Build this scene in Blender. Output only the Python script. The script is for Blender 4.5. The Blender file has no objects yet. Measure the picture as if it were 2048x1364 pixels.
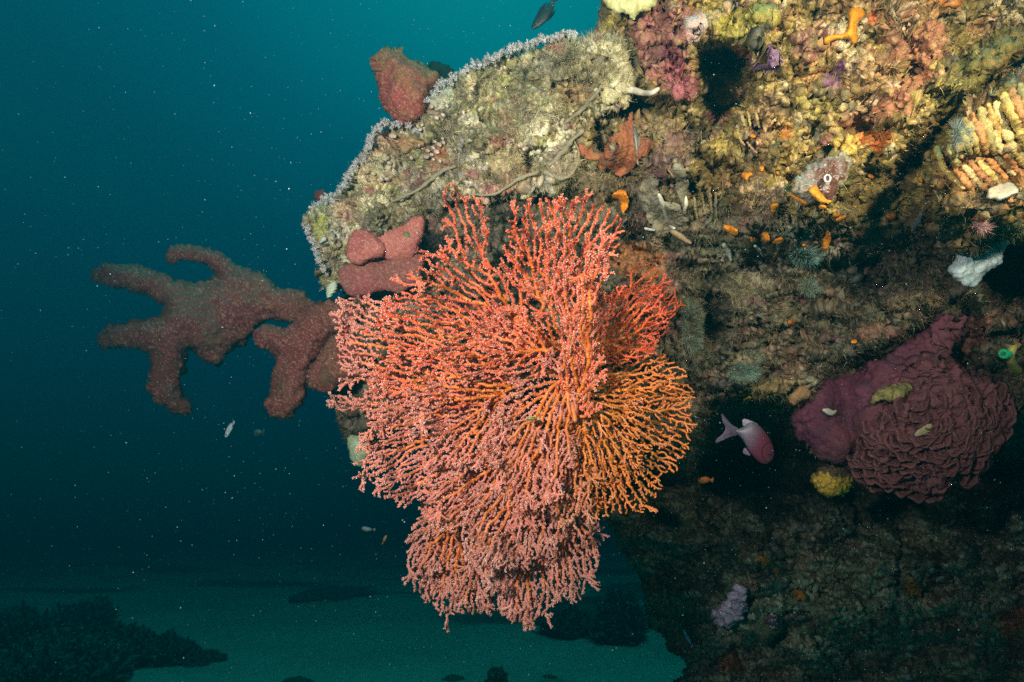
import bpy, math, random
import numpy as np

random.seed(5)
rng = np.random.default_rng(11)
S = bpy.context.scene
COL = S.collection

# ------------------------------------------------------------------ camera
PITCH = math.radians(16.6)
CAM = np.array([0.0, 0.0, 1.8])
FWD = np.array([0.0, math.cos(PITCH), math.sin(PITCH)])
UPV = np.array([0.0, -math.sin(PITCH), math.cos(PITCH)])
RGT = np.array([1.0, 0.0, 0.0])
F = 1137.0                                   # focal length, in pixels of the 2048 wide photograph
cam = bpy.data.cameras.new('camera'); cam.lens = 36 * F / 2048; cam.sensor_width = 36
cam.clip_start = 0.05; cam.clip_end = 400
cam.dof.use_dof = True; cam.dof.focus_distance = 1.17; cam.dof.aperture_fstop = 4.5
co = bpy.data.objects.new('camera', cam); COL.objects.link(co)
co.location = CAM; co.rotation_euler = (math.pi / 2 + PITCH, 0, 0)
S.camera = co
S.view_settings.view_transform = 'Standard'; S.view_settings.look = 'None'
S.view_settings.exposure = 0; S.view_settings.gamma = 1
S.cycles.max_bounces = 5; S.cycles.diffuse_bounces = 2; S.cycles.glossy_bounces = 2
S.cycles.volume_bounces = 0; S.cycles.transparent_max_bounces = 8
S.cycles.use_denoising = False


def srgb(r, g, b):
    f = lambda c: (c / 255 / 12.92) if c / 255 <= 0.04045 else ((c / 255 + 0.055) / 1.055) ** 2.4
    return (f(r), f(g), f(b))


def P(px, py, D):
    """a point at distance D in front of the camera, seen at pixel px, py of the 2048 wide photograph"""
    px = np.asarray(px, float); py = np.asarray(py, float); D = np.asarray(D, float)
    return (CAM + D[..., None] * FWD + (D * (px - 1024) / F)[..., None] * RGT + (D * (682 - py) / F)[..., None] * UPV)


# ------------------------------------------------------------------ water light: world, sun, strobes
W = bpy.data.worlds.new('World'); S.world = W; W.use_nodes = True
nt = W.node_tree; nt.nodes.clear()
tc = nt.nodes.new('ShaderNodeTexCoord')
vm = nt.nodes.new('ShaderNodeVectorMath'); vm.operation = 'DOT_PRODUCT'
bd = P(np.array(1090.), np.array(-420.), np.array(1.)) - CAM; bd = bd / np.linalg.norm(bd)
vm.inputs[1].default_value = tuple(bd)
rp = nt.nodes.new('ShaderNodeValToRGB')
mr = nt.nodes.new('ShaderNodeMapRange'); mr.inputs['From Min'].default_value = -1; mr.inputs['From Max'].default_value = 1
ramp = [(0.0, (4, 26, 28)), (0.55, (2, 42, 52)), (0.72, (1, 38, 56)), (0.80, (1, 45, 64)), (0.875, (1, 63, 82)), (0.93, (1, 88, 105)), (0.965, (1, 116, 128)), (0.99, (3, 140, 148)), (1.0, (6, 152, 158))]
cr = rp.color_ramp
while len(cr.elements) < len(ramp): cr.elements.new(0.5)
for e, (p, c) in zip(cr.elements, ramp): e.position = p; e.color = (*srgb(*c), 1)
bg = nt.nodes.new('ShaderNodeBackground'); bg.inputs['Strength'].default_value = 1.0
wo = nt.nodes.new('ShaderNodeOutputWorld')
L = nt.links.new
L(tc.outputs['Generated'], vm.inputs[0]); L(vm.outputs['Value'], mr.inputs['Value']); L(mr.outputs['Result'], rp.inputs['Fac'])
L(rp.outputs['Color'], bg.inputs['Color']); L(bg.outputs['Background'], wo.inputs['Surface'])

sun = bpy.data.lights.new('sun', 'SUN'); sun.energy = 2.3; sun.angle = math.radians(25); sun.color = (0.02, 0.80, 0.82)
so = bpy.data.objects.new('sun', sun); COL.objects.link(so); so.rotation_euler = (math.radians(18), math.radians(14), 0)


def strobe(loc, target, watt, cone, blend, color):
    """the diver's flash heads on their arms, either side of the camera"""
    l = bpy.data.lights.new('strobe', 'SPOT'); l.energy = watt; l.color = color
    l.spot_size = math.radians(cone); l.spot_blend = blend; l.shadow_soft_size = 0.035
    o = bpy.data.objects.new('strobe', l); COL.objects.link(o)
    o.location = loc
    from mathutils import Vector
    o.rotation_euler = (Vector(target) - Vector(loc)).to_track_quat('-Z', 'Y').to_euler()
    return o


def camrel(r, u, f): return tuple(CAM + r * RGT + u * UPV + f * FWD)


strobe(camrel(0.60, 0.46, 0.0), tuple(P(np.array(1640.), np.array(120.), np.array(1.2))), 112, 88, 1.0, (1.0, 0.88, 0.66))
strobe(camrel(-0.46, 0.26, 0.0), tuple(P(np.array(1000.), np.array(600.), np.array(1.15))), 128, 108, 1.0, (1.0, 0.94, 0.85))

# ------------------------------------------------------------------ noise


from concurrent.futures import ThreadPoolExecutor
POOL = ThreadPoolExecutor(4)
U = np.uint32


def par(fn, p, *a):
    """run fn over slices of p on all cores"""
    if len(p) < 20000: return fn(p, *a)
    cs = np.array_split(np.arange(len(p)), max(4, len(p) // 40000))
    rs = list(POOL.map(lambda c: fn(p[c[0]:c[-1] + 1], *a), cs))
    if isinstance(rs[0], tuple): return tuple(np.concatenate([r[k] for r in rs]) for k in range(len(rs[0])))
    return np.concatenate(rs)


def hsh(ix, iy, iz, seed):
    h = ix * U(374761393) + iy * U(668265263) + iz * U(2246822519) + U((seed * 974711 + 12345) & 0xffffffff)
    h = (h ^ (h >> U(13))) * U(1274126177)
    h = (h ^ (h >> U(15))) * U(2246822519)
    h = h ^ (h >> U(16))
    return h


K32 = np.float32(1 / 4294967296.0)


def _vn(p, seed):
    p = p.astype(np.float32); fl = np.floor(p); i = fl.astype(np.int32).astype(U); f = p - fl; f = f * f * f * (f * (f * 6 - 15) + 10)
    ax, ay, az = i[:, 0], i[:, 1], i[:, 2]; fx, fy, fz = f[:, 0], f[:, 1], f[:, 2]
    one = U(1)
    H = lambda x, y, z: hsh(x, y, z, seed) * K32
    bx, by, bz = ax + one, ay + one, az + one
    l0 = H(ax, ay, az); l0 = l0 + (H(bx, ay, az) - l0) * fx
    l1 = H(ax, by, az); l1 = l1 + (H(bx, by, az) - l1) * fx
    l2 = H(ax, ay, bz); l2 = l2 + (H(bx, ay, bz) - l2) * fx
    l3 = H(ax, by, bz); l3 = l3 + (H(bx, by, bz) - l3) * fx
    m0 = l0 + (l1 - l0) * fy; m1 = l2 + (l3 - l2) * fy
    return (m0 + (m1 - m0) * fz) * 2 - 1


def vn(p, seed=0): return par(_vn, p, seed)


def _fbm(p, size, octv, seed, gain):
    r = 0; a = 1; t = 0
    for k in range(octv):
        r = r + a * _vn(p / size + (k * 17.3 + 100), seed + k); t += a; a *= gain; size /= 2.03
    return r / t


def fbm(p, size, octv=4, seed=0, gain=0.5): return par(_fbm, p, size, octv, seed, gain)


def _worley(p, size, seed):
    q = (p / size + 300).astype(np.float32); i = np.floor(q - 0.5).astype(np.int32)
    n = len(p)
    f1 = np.full(n, 9.0, np.float32); f2 = np.full(n, 9.0, np.float32); cid = np.zeros(n, np.float32)
    for dx in (0, 1):
        for dy in (0, 1):
            for dz in (0, 1):
                a, b, c = i[:, 0] + dx, i[:, 1] + dy, i[:, 2] + dz
                h = hsh(a.astype(U), b.astype(U), c.astype(U), seed)
                x = a + .15 + .7 * ((h & U(1023)).astype(np.float32) / 1023) - q[:, 0]
                y = b + .15 + .7 * (((h >> U(10)) & U(1023)).astype(np.float32) / 1023) - q[:, 1]
                z = c + .15 + .7 * (((h >> U(20)) & U(1023)).astype(np.float32) / 1023) - q[:, 2]
                d = x * x + y * y + z * z
                m = d < f1
                f2 = np.where(m, f1, np.minimum(f2, d)); f1 = np.where(m, d, f1)
                cid = np.where(m, hsh(h, h, h, 5) * K32, cid)
    return np.sqrt(f1), np.sqrt(f2), cid


def worley(p, size, seed=0): return par(_worley, p, size, seed)


def sstep(a, b, x):
    t = np.clip((x - a) / (b - a), 0, 1); return t * t * (3 - 2 * t)


# ------------------------------------------------------------------ materials


def mat_vc(name, rough=0.6, grain=420.0, grain_amt=0.35, bump=0.5, bumpscale=500.0, spec=0.4, sheen=0.0, sub=0.0, coat=0.0):
    m = bpy.data.materials.new(name); m.use_nodes = True; n = m.node_tree; b = n.nodes['Principled BSDF']
    at = n.nodes.new('ShaderNodeAttribute'); at.attribute_name = 'col'
    ge = n.nodes.new('ShaderNodeNewGeometry')
    no = n.nodes.new('ShaderNodeTexNoise'); no.inputs['Scale'].default_value = grain; no.inputs['Detail'].default_value = 3
    n.links.new(ge.outputs['Position'], no.inputs['Vector'])
    mp = n.nodes.new('ShaderNodeMapRange'); mp.inputs['From Min'].default_value = 0.3; mp.inputs['From Max'].default_value = 0.7
    mp.inputs['To Min'].default_value = 1 - grain_amt; mp.inputs['To Max'].default_value = 1 + grain_amt
    n.links.new(no.outputs['Fac'], mp.inputs['Value'])
    sc = n.nodes.new('ShaderNodeVectorMath'); sc.operation = 'SCALE'
    n.links.new(at.outputs['Color'], sc.inputs[0]); n.links.new(mp.outputs['Result'], sc.inputs['Scale'])
    n.links.new(sc.outputs['Vector'], b.inputs['Base Color'])
    n2 = n.nodes.new('ShaderNodeTexNoise'); n2.inputs['Scale'].default_value = bumpscale; n2.inputs['Detail'].default_value = 4
    n.links.new(ge.outputs['Position'], n2.inputs['Vector'])
    bu = n.nodes.new('ShaderNodeBump'); bu.inputs['Strength'].default_value = bump; bu.inputs['Distance'].default_value = 0.002
    n.links.new(n2.outputs['Fac'], bu.inputs['Height']); n.links.new(bu.outputs['Normal'], b.inputs['Normal'])
    b.inputs['Roughness'].default_value = rough
    b.inputs['Specular IOR Level'].default_value = spec
    if coat: b.inputs['Coat Weight'].default_value = coat; b.inputs['Coat Roughness'].default_value = 0.2
    if sub: b.inputs['Subsurface Weight'].default_value = sub; b.inputs['Subsurface Scale'].default_value = 0.004
    return m


M_ROCK = mat_vc('encrusted_rock', 0.62, 380, 0.4, 0.7, 420, 0.45)
M_SPONGE = mat_vc('velvet_sponge', 0.85, 600, 0.3, 0.6, 700, 0.25)
M_SMOOTH = mat_vc('smooth_sponge', 0.5, 260, 0.12, 0.25, 400, 0.4)
M_CORAL = mat_vc('sea_fan_flesh', 0.42, 900, 0.15, 0.2, 900, 0.5)
M_TURF = mat_vc('turf_strands', 0.7, 60, 0.2, 0.0, 100, 0.3)
M_FISH = mat_vc('fish_scales', 0.35, 500, 0.12, 0.25, 900, 0.6)
M_SHELL = mat_vc('shell_white', 0.4, 300, 0.15, 0.3, 500, 0.5)
M_SAND = mat_vc('sea_sand', 0.9, 9, 0.12, 0.4, 60, 0.2)
M_SNOW = mat_vc('marine_snow', 0.5, 90, 0.1, 0.0, 100, 0.5)

# ------------------------------------------------------------------ objects


def tag(o, label=None, cat=None, group=None, kind=None):
    if label: o['label'] = label
    if cat: o['category'] = cat
    if group: o['group'] = group
    if kind: o['kind'] = kind
    return o


def empty(name, loc, label, cat, group=None):
    o = bpy.data.objects.new(name, None); COL.objects.link(o); o.location = loc; o.empty_display_size = 0.02
    return tag(o, label, cat, group)


def mesh_obj(name, V, faces, col, mat, parent=None, smooth=True):
    """faces: list of int arrays (n,3) or (n,4); col: (nverts,3) linear colours"""
    V = np.asarray(V, np.float32)
    me = bpy.data.meshes.new(name)
    faces = [f for f in faces if len(f)]
    loops = np.concatenate([f.ravel() for f in faces]).astype(np.int32)
    tot = np.concatenate([np.full(len(f), f.shape[1]) for f in faces]).astype(np.int32)
    st = np.concatenate([[0], np.cumsum(tot)[:-1]]).astype(np.int32)
    me.vertices.add(len(V)); me.loops.add(len(loops)); me.polygons.add(len(tot))
    me.vertices.foreach_set('co', V.ravel())
    me.loops.foreach_set('vertex_index', loops)
    me.polygons.foreach_set('loop_start', st)
    try: me.polygons.foreach_set('loop_total', tot)
    except Exception: pass
    me.update(calc_edges=True)
    me.polygons.foreach_set('use_smooth', np.full(len(tot), smooth))
    if col is not None:
        a = me.color_attributes.new('col', 'FLOAT_COLOR', 'POINT')
        c = np.ones((len(V), 4), np.float32); c[:, :3] = np.clip(col, 0.002, 0.95)
        a.data.foreach_set('color', c.ravel())
    me.materials.append(mat)
    o = bpy.data.objects.new(name, me); COL.objects.link(o)
    if parent is not None:
        o.parent = parent
        o.matrix_parent_inverse = __import__('mathutils').Matrix.Translation(parent.location).inverted()
    return o


def vnormals(V, faces):
    N = np.zeros_like(V)
    for f in faces:
        if not len(f): continue
        if f.shape[1] == 4:
            fn = np.cross(V[f[:, 2]] - V[f[:, 0]], V[f[:, 3]] - V[f[:, 1]])
        else:
            fn = np.cross(V[f[:, 1]] - V[f[:, 0]], V[f[:, 2]] - V[f[:, 0]])
        for k in range(f.shape[1]):
            for j in range(3):
                N[:, j] += np.bincount(f[:, k], fn[:, j], minlength=len(V))
    return N / (np.linalg.norm(N, axis=1, keepdims=True) + 1e-12)


def chaikin(poly, n=2):
    p = np.asarray(poly, float)
    for _ in range(n):
        q = np.roll(p, -1, 0)
        p = np.stack([p * .75 + q * .25, p * .25 + q * .75], 1).reshape(-1, 2)
    return p


def sdf(poly, X, Y):
    """positive inside, in pixels"""
    d = np.full(X.shape, 1e9); ins = np.zeros(X.shape, bool)
    a = poly; b = np.roll(poly, -1, 0)
    for (ax, ay), (bx, by) in zip(a, b):
        ex, ey = bx - ax, by - ay
        t = np.clip(((X - ax) * ex + (Y - ay) * ey) / (ex * ex + ey * ey + 1e-9), 0, 1)
        d = np.minimum(d, (X - ax - t * ex) ** 2 + (Y - ay - t * ey) ** 2)
        c = (ay > Y) != (by > Y)
        if abs(ey) > 1e-12: ins ^= c & (X < (bx - ax) * (Y - ay) / ey + ax)
    d = np.sqrt(d)
    return np.where(ins, d, -d)


# raster of the nearest built surface, 4 px cells, so that growth can be set on the rock
RX0, RY0, RS = -120, -200, 4
RN = (int((1540 + 200) / RS), int((2340 + 120) / RS))
DEPTH = np.full(RN, 9.0)


def register(X, Y, D):
    j = ((X - RX0) / RS).astype(int); i = ((Y - RY0) / RS).astype(int)
    ok = (i >= 0) & (j >= 0) & (i < RN[0]) & (j < RN[1])
    np.minimum.at(DEPTH, (i[ok], j[ok]), D[ok])


def surf(X, Y, k=1):
    X = np.asarray(X, float); Y = np.asarray(Y, float)
    acc = 0; n = 0
    for dx in range(-k, k + 1):
        for dy in range(-k, k + 1):
            j = np.clip((X - RX0) / RS + dx, 0, RN[1] - 1.001); i = np.clip((Y - RY0) / RS + dy, 0, RN[0] - 1.001)
            j0 = j.astype(int); i0 = i.astype(int); fj = j - j0; fi = i - i0
            v = (DEPTH[i0, j0] * (1 - fi) * (1 - fj) + DEPTH[i0 + 1, j0] * fi * (1 - fj) + DEPTH[i0, j0 + 1] * (1 - fi) * fj + DEPTH[i0 + 1, j0 + 1] * fi * fj)
            v = np.where(v > 4, np.nan, v)
            acc = acc + np.nan_to_num(v, nan=0); n = n + np.isfinite(v)
    return np.where(n > 0, acc / np.maximum(n, 1), 1.45)


_FM = {}


def front(X, Y, k=2, b=2):
    """depth of the foremost bumps round about, so that growth sits on the rock and not in it"""
    key = (k, b, float(DEPTH.sum()))
    if key not in _FM:
        M = DEPTH.copy()
        for ax in (0, 1):
            M = np.min([np.roll(M, d_, ax) for d_ in range(-k, k + 1)], 0)
        for _ in range(2):
            for ax in (0, 1):
                M = np.mean([np.roll(M, d_, ax) for d_ in range(-b, b + 1)], 0)
        _FM[key] = M
    M = _FM[key]
    j = np.clip(((np.asarray(X, float) - RX0) / RS), 0, RN[1] - 1.001); i = np.clip(((np.asarray(Y, float) - RY0) / RS), 0, RN[0] - 1.001)
    j0 = j.astype(int); i0 = i.astype(int); fj = j - j0; fi = i - i0
    return M[i0, j0] * (1 - fi) * (1 - fj) + M[i0 + 1, j0] * fi * (1 - fj) + M[i0, j0 + 1] * (1 - fi) * fj + M[i0 + 1, j0 + 1] * fi * fj


def relief(name, poly, s, Dfun, mode='inflate', T=1.0, R=60.0, rise=0.1, back=None, warp=((30, 4), (9, 2)), disp=None,
           color=(0.5, 0.5, 0.5), mat=None, parent=None, smooth=2, reg=False, seed=0, dense=None):
    """A closed body whose outline, seen from the front, is poly. mode 'inflate': a rounded body (height from a Poisson
    solve, times T); mode 'edge': a slab whose rim rolls back by rise metres over R pixels."""
    poly = chaikin(poly, smooth) if smooth else np.asarray(poly, float)
    x0, y0 = poly.min(0) - 3 * s - 6; x1, y1 = poly.max(0) + 3 * s + 6
    xs = np.arange(x0, x1, s); ys = np.arange(y0, y1, s)
    X, Y = np.meshgrid(xs, ys)
    q = np.stack([X.ravel(), Y.ravel(), np.full(X.size, seed * 7.7)], 1)
    wx = np.zeros(X.shape); wy = np.zeros(X.shape)
    for k, (sz, am) in enumerate(warp):
        wx += am * vn(q / sz, 31 + k + seed).reshape(X.shape); wy += am * vn(q / sz, 77 + k + seed).reshape(X.shape)
    d = sdf(poly, X + wx, Y + wy)
    gy, gx = np.gradient(d, s); gl = np.sqrt(gx ** 2 + gy ** 2) + 1e-6
    near = np.abs(d) < 0.75 * s
    X = np.where(near, X - np.clip(d, -s, s) * gx / gl, X); Y = np.where(near, Y - np.clip(d, -s, s) * gy / gl, Y)
    d = np.where(near, 0, d)
    ins = d >= 0
    if mode == 'inflate':
        u = np.clip(d, 0, None); mx = u.max(); u = np.where(ins, u * (2 * mx - u) / 2 * 0.6, 0)
        ins_i = d > 0
        for it in range(int(min(420, 40 + 2.2 * mx / s * 6))):
            u[1:-1, 1:-1] = (u[:-2, 1:-1] + u[2:, 1:-1] + u[1:-1, :-2] + u[1:-1, 2:] + s * s) / 4
            u[~ins_i] = 0
        h = np.sqrt(np.clip(4 * u, 0, None))
    else:
        t = np.clip(d / R, 0, 1); h = np.sqrt(np.clip(1 - (1 - t) ** 2, 0, 1))
    D0 = Dfun(X, Y) if callable(Dfun) else np.full(X.shape, float(Dfun))
    if mode == 'inflate':
        Df = D0 - T * h * D0 / F; Db = D0 + (T if back is None else back) * h * D0 / F
    else:
        Df = D0 + rise * (1 - h); Db = D0 + rise + (0.3 if back is None else back) * h
    idx = -np.ones(X.shape, int)
    cell = ins[:-1, :-1] & ins[1:, :-1] & ins[:-1, 1:] & ins[1:, 1:]
    used = np.zeros(X.shape, bool)
    used[:-1, :-1] |= cell; used[1:, :-1] |= cell; used[:-1, 1:] |= cell; used[1:, 1:] |= cell
    nf = used.sum(); idx[used] = np.arange(nf)
    # rim of the used cells
    cnt = np.zeros(X.shape, int)
    cnt[:-1, :-1] += cell; cnt[1:, :-1] += cell; cnt[:-1, 1:] += cell; cnt[1:, 1:] += cell
    rim = used & (cnt < 4)
    bidx = np.where(rim, idx, -1); inner = used & ~rim; nb = inner.sum(); bidx[inner] = nf + np.arange(nb)
    VF = P(X[used], Y[used], Df[used]); VB = P(X[inner], Y[inner], Db[inner])
    V = np.concatenate([VF, VB]); 
    a, b, c, e = idx[:-1, :-1][cell], idx[:-1, 1:][cell], idx[1:, 1:][cell], idx[1:, :-1][cell]
    front = np.stack([a, e, c, b], 1)
    a, b, c, e = bidx[:-1, :-1][cell], bidx[:-1, 1:][cell], bidx[1:, 1:][cell], bidx[1:, :-1][cell]
    backf = np.stack([a, b, c, e], 1)
    Xa = np.concatenate([X[used], X[inner]]); Ya = np.concatenate([Y[used], Y[inner]]); Da = np.concatenate([d[used], d[inner]])
    N = vnormals(V, [front, backf])
    extra = None
    if disp is not None:
        k = nf if mode == 'edge' else len(V)
        r = disp(V[:k], N[:k], Xa[:k], Ya[:k], Da[:k])
        if isinstance(r, tuple): r, extra = r
        V[:k] += N[:k] * r[:, None]
    if reg:
        r = V[:nf] - CAM; dd = r @ FWD
        register(1024 + F * (r @ RGT) / dd, 682 - F * (r @ UPV) / dd, dd)
    if callable(color):
        k = nf if mode == 'edge' else len(V)
        C = color(V[:k], N[:k], Xa[:k], Ya[:k], Da[:k], extra)
        if k < len(V): C = np.concatenate([C, np.tile(np.array([[.12, .11, .07]]), (len(V) - k, 1))])
    else:
        C = np.tile(np.array(color, float), (len(V), 1))
        C = C * (1 + 0.28 * fbm(V, 0.012, 3, 5 + seed)[:, None]) * (1 + 0.15 * fbm(V, 0.05, 2, 9 + seed)[:, None])
    o = mesh_obj(name, V, [front, backf], C, mat or M_SPONGE, parent)
    return o, dict(V=V, N=N, C=C, nf=nf, X=Xa, Y=Ya, d=Da, faces=front)


def pick(ids, pal):
    cols = np.array([c for c, w in pal]); w = np.cumsum([w for c, w in pal]); w = w / w[-1]
    return cols[np.clip(np.searchsorted(w, ids), 0, len(cols) - 1)]


def mosaic(V, pal, seed=0, sizes=(0.085, 0.032, 0.011)):
    """patches of encrusting growth at three sizes, warped so that no border is straight"""
    w = np.stack([fbm(V, 0.02, 3, seed + 50 + k) for k in range(3)], 1)
    w2 = np.stack([fbm(V, 0.006, 2, seed + 60 + k) for k in range(3)], 1)
    Q = V + 0.014 * w + 0.004 * w2
    _, _, c0 = worley(Q, sizes[0], seed + 1); _, _, c1 = worley(Q, sizes[1], seed + 5); _, _, c2 = worley(Q, sizes[2], seed + 9)
    k = fbm(V, 0.03, 2, seed + 20) * 0.5 + 0.5; k2 = fbm(V, 0.012, 2, seed + 25) * 0.5 + 0.5
    A = pick(c0, pal); B = pick(c1, pal); Cc = pick(c2, pal)
    m = sstep(.50, .54, k)[:, None]; m2 = sstep(.62, .70, k2)[:, None]
    C = A * (1 - m) + B * m; C = C * (1 - m2) + Cc * m2
    hi = sstep(.16, .42, fbm(V, .008, 3, seed + 40))[:, None]; dk = sstep(.10, .38, fbm(V, .011, 3, seed + 44))[:, None]
    mean = np.average(np.array([c for c, w in pal]), axis=0, weights=[w for c, w in pal])
    C = C * (1 - .55 * hi) + (mean * 2.1 + .04) * .55 * hi
    C = C * (1 - .62 * dk) + mean * .28 * .62 * dk
    sp = fbm(V, .0045, 2, seed + 30)[:, None]; lo = fbm(V, .09, 2, seed + 33)[:, None]
    lo2 = sstep(.0, .4, fbm(V, .13, 3, seed + 35))[:, None]; lo3 = sstep(.05, .4, fbm(V, .10, 3, seed + 37))[:, None]
    C = C * (1 - .45 * lo2); C = C * (1 - .4 * lo3) + C[:, :1] * np.array([1.25, .62, .42]) * .4 * lo3
    return C * np.clip(1 + .75 * sp, 0.25, 2) * (1.08 + 0.45 * lo)

# ------------------------------------------------------------------ the reef wall
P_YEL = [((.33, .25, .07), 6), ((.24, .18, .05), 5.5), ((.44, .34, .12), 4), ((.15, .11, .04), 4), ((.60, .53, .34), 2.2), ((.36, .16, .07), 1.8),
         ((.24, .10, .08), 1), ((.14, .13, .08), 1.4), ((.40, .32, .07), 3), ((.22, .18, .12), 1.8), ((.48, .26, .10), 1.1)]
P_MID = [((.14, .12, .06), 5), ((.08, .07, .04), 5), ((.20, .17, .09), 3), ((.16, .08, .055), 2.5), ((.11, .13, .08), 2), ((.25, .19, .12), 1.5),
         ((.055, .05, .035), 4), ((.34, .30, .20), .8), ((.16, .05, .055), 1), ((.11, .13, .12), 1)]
P_LEDGE = [((.33, .29, .15), 5), ((.22, .19, .09), 4.5), ((.46, .42, .27), 4), ((.58, .55, .42), 2.5), ((.14, .12, .06), 3), ((.26, .21, .17), 2),
           ((.34, .17, .09), 1.1), ((.25, .10, .10), .8), ((.30, .30, .12), 2.5), ((.40, .36, .32), 1.6)]
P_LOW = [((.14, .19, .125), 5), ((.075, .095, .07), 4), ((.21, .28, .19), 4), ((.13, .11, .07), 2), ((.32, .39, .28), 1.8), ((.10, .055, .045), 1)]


def poly_d(poly, X, Y, wob=5, seed=3):
    q = np.stack([X.ravel(), Y.ravel(), np.full(X.size, seed * 3.1)], 1)
    wx = (wob * vn(q / 22, seed) + wob * .6 * vn(q / 8, seed + 1)).reshape(X.shape)
    wy = (wob * vn(q / 22, seed + 2) + wob * .6 * vn(q / 8, seed + 3)).reshape(X.shape)
    out = np.full(X.shape, -200.0)
    p = np.asarray(poly, float); lo = p.min(0) - 60; hi = p.max(0) + 60
    m = (X > lo[0]) & (X < hi[0]) & (Y > lo[1]) & (Y < hi[1])
    if m.any(): out[m] = sdf(chaikin(p, 1), (X + wx)[m], (Y + wy)[m])
    return out


# (outline, metres further away, softness in pixels)
RECESS = [
    ([(1398, 92), (1440, 86), (1492, 98), (1500, 150), (1492, 212), (1460, 226), (1420, 232), (1395, 205), (1404, 160), (1392, 130)], .30, 13),
    ([(1700, 330), (1725, 300), (1800, 330), (1850, 430), (1870, 520), (1930, 560), (1880, 600), (1760, 560), (1700, 500), (1680, 420)], .07, 26),
    ([(2060, 95), (1985, 165), (1880, 235), (1800, 300), (1790, 340), (1850, 340), (1870, 300), (1930, 215), (1990, 160), (2060, 130)], .20, 24),
    ([(1500, 335), (1450, 330), (1395, 300), (1385, 345), (1425, 372), (1490, 375)], .10, 12),
    ([(1385, 590), (1440, 580), (1455, 640), (1420, 690), (1370, 660)], .12, 16),
    ([(1975, 480), (2070, 470), (2070, 600), (1990, 620), (1960, 560)], .35, 16),
    ([(1180, 250), (1215, 235), (1225, 300), (1190, 320)], .10, 8),
    ([(1225, 195), (1300, 190), (1330, 215), (1260, 240), (1200, 240)], .12, 9),
    ([(1400, 230), (1440, 235), (1400, 300), (1375, 330), (1350, 320)], .05, 14),
    ([(1400, 850), (1500, 810), (1590, 820), (1620, 900), (1660, 1000), (1540, 1010), (1440, 985), (1390, 930)], .22, 30),
    ([(1690, 470), (1900, 470), (1890, 540), (1700, 530)], .05, 14),
    ([(1960, 600), (1900, 595), (1860, 640), (1760, 690), (1640, 755), (1640, 800), (1780, 800), (1900, 760), (1960, 700)], .14, 20),
    ([(1500, 500), (1640, 500), (1760, 520), (1640, 540), (1500, 535)], .06, 12),
]
PROUD = [
    ([(1850, 300), (1870, 330), (1935, 210), (1985, 170), (2070, 140), (2070, 470), (1960, 470), (1900, 450), (1870, 470), (1855, 400)], .10, 22),
    ([(1590, 330), (1640, 300), (1705, 300), (1700, 345), (1690, 390), (1660, 405), (1600, 400)], .05, 14),
    ([(1275, 10), (1400, 30), (1400, 90), (1392, 190), (1340, 200), (1280, 170), (1262, 90)], .06, 16),
    ([(1465, 215), (1530, 210), (1570, 300), (1560, 350), (1500, 360), (1465, 300)], .03, 14),
    ([(1270, 330), (1390, 330), (1395, 450), (1500, 480), (1560, 490), (1640, 470), (1690, 440), (1640, 400), (1500, 380), (1400, 340), (1330, 310)], .04, 16),
    ([(1900, 600), (2060, 570), (2060, 720), (1960, 720), (1890, 680)], .06, 14),
]


def wall_depth(X, Y):
    q = np.stack([X.ravel(), Y.ravel(), np.zeros(X.size)], 1) * .00112
    n = lambda sz, o, s: fbm(q, sz, o, s).reshape(X.shape)
    xr = np.clip((X - 1250) / 800, 0, 1)
    top = 1.33 - 0.20 * xr
    yl = 490 + 90 * n(.3, 3, 3)
    mid = 1.44 + .05 * xr
    D = top + (mid - top) * sstep(yl - 70, yl + 90, Y)
    yc = 835 + 60 * n(.25, 3, 7) + 90 * sstep(1500, 1250, X)
    D = D + 1.25 * sstep(yc - 60, yc + 90, Y)                     # the dark undercut below the middle band
    D = D + .05 * sstep(500, 830, Y)
    bl = 1010 + 60 * n(.4, 2, 12) - 70 * sstep(1650, 1950, X)
    D = D - 0.42 * sstep(bl - 50, bl + 130, Y) - .06 * sstep(1100, 1364, Y)
    D = D + 0.34 * sstep(1200, 1330, Y + 45 * n(.3, 3, 19) - .05 * (X - 1400))
    D = D + 0.10 * sstep(1350, 950, X) * sstep(430, 560, Y)       # behind the sea fan
    for k, (p, dz, so_) in enumerate(RECESS): D = D + dz * sstep(-so_, so_, poly_d(p, X, Y, 6, 100 + k))
    for k, (p, dz, so_) in enumerate(PROUD): D = D - dz * sstep(-so_, so_, poly_d(p, X, Y, 6, 140 + k))
    low = 1 + 2.0 * sstep(850, 1000, Y)
    D = D + .095 * n(.22, 3, 21) * low + .045 * n(.07, 3, 25)
    qq = q + .02 * np.stack([fbm(q, .05, 2, 91), fbm(q, .05, 2, 92), 0 * q[:, 0]], 1)
    for sz, am in ((.16, .115), (.075, .055)):
        f1, f2, ci = worley(qq * np.array([1, 1.35, 1]), sz, 95)
        D = D - (am * (1 - 1.1 * f1) * (.3 + ci)).reshape(X.shape) * (low if sz > .1 else 1)
    rg = fbm(q * np.array([.75, 1.7, 1]), .13, 4, 97).reshape(X.shape)
    D = D - .13 * (.22 - np.abs(rg)) * (low * .5 + .5)
    return D


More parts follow.
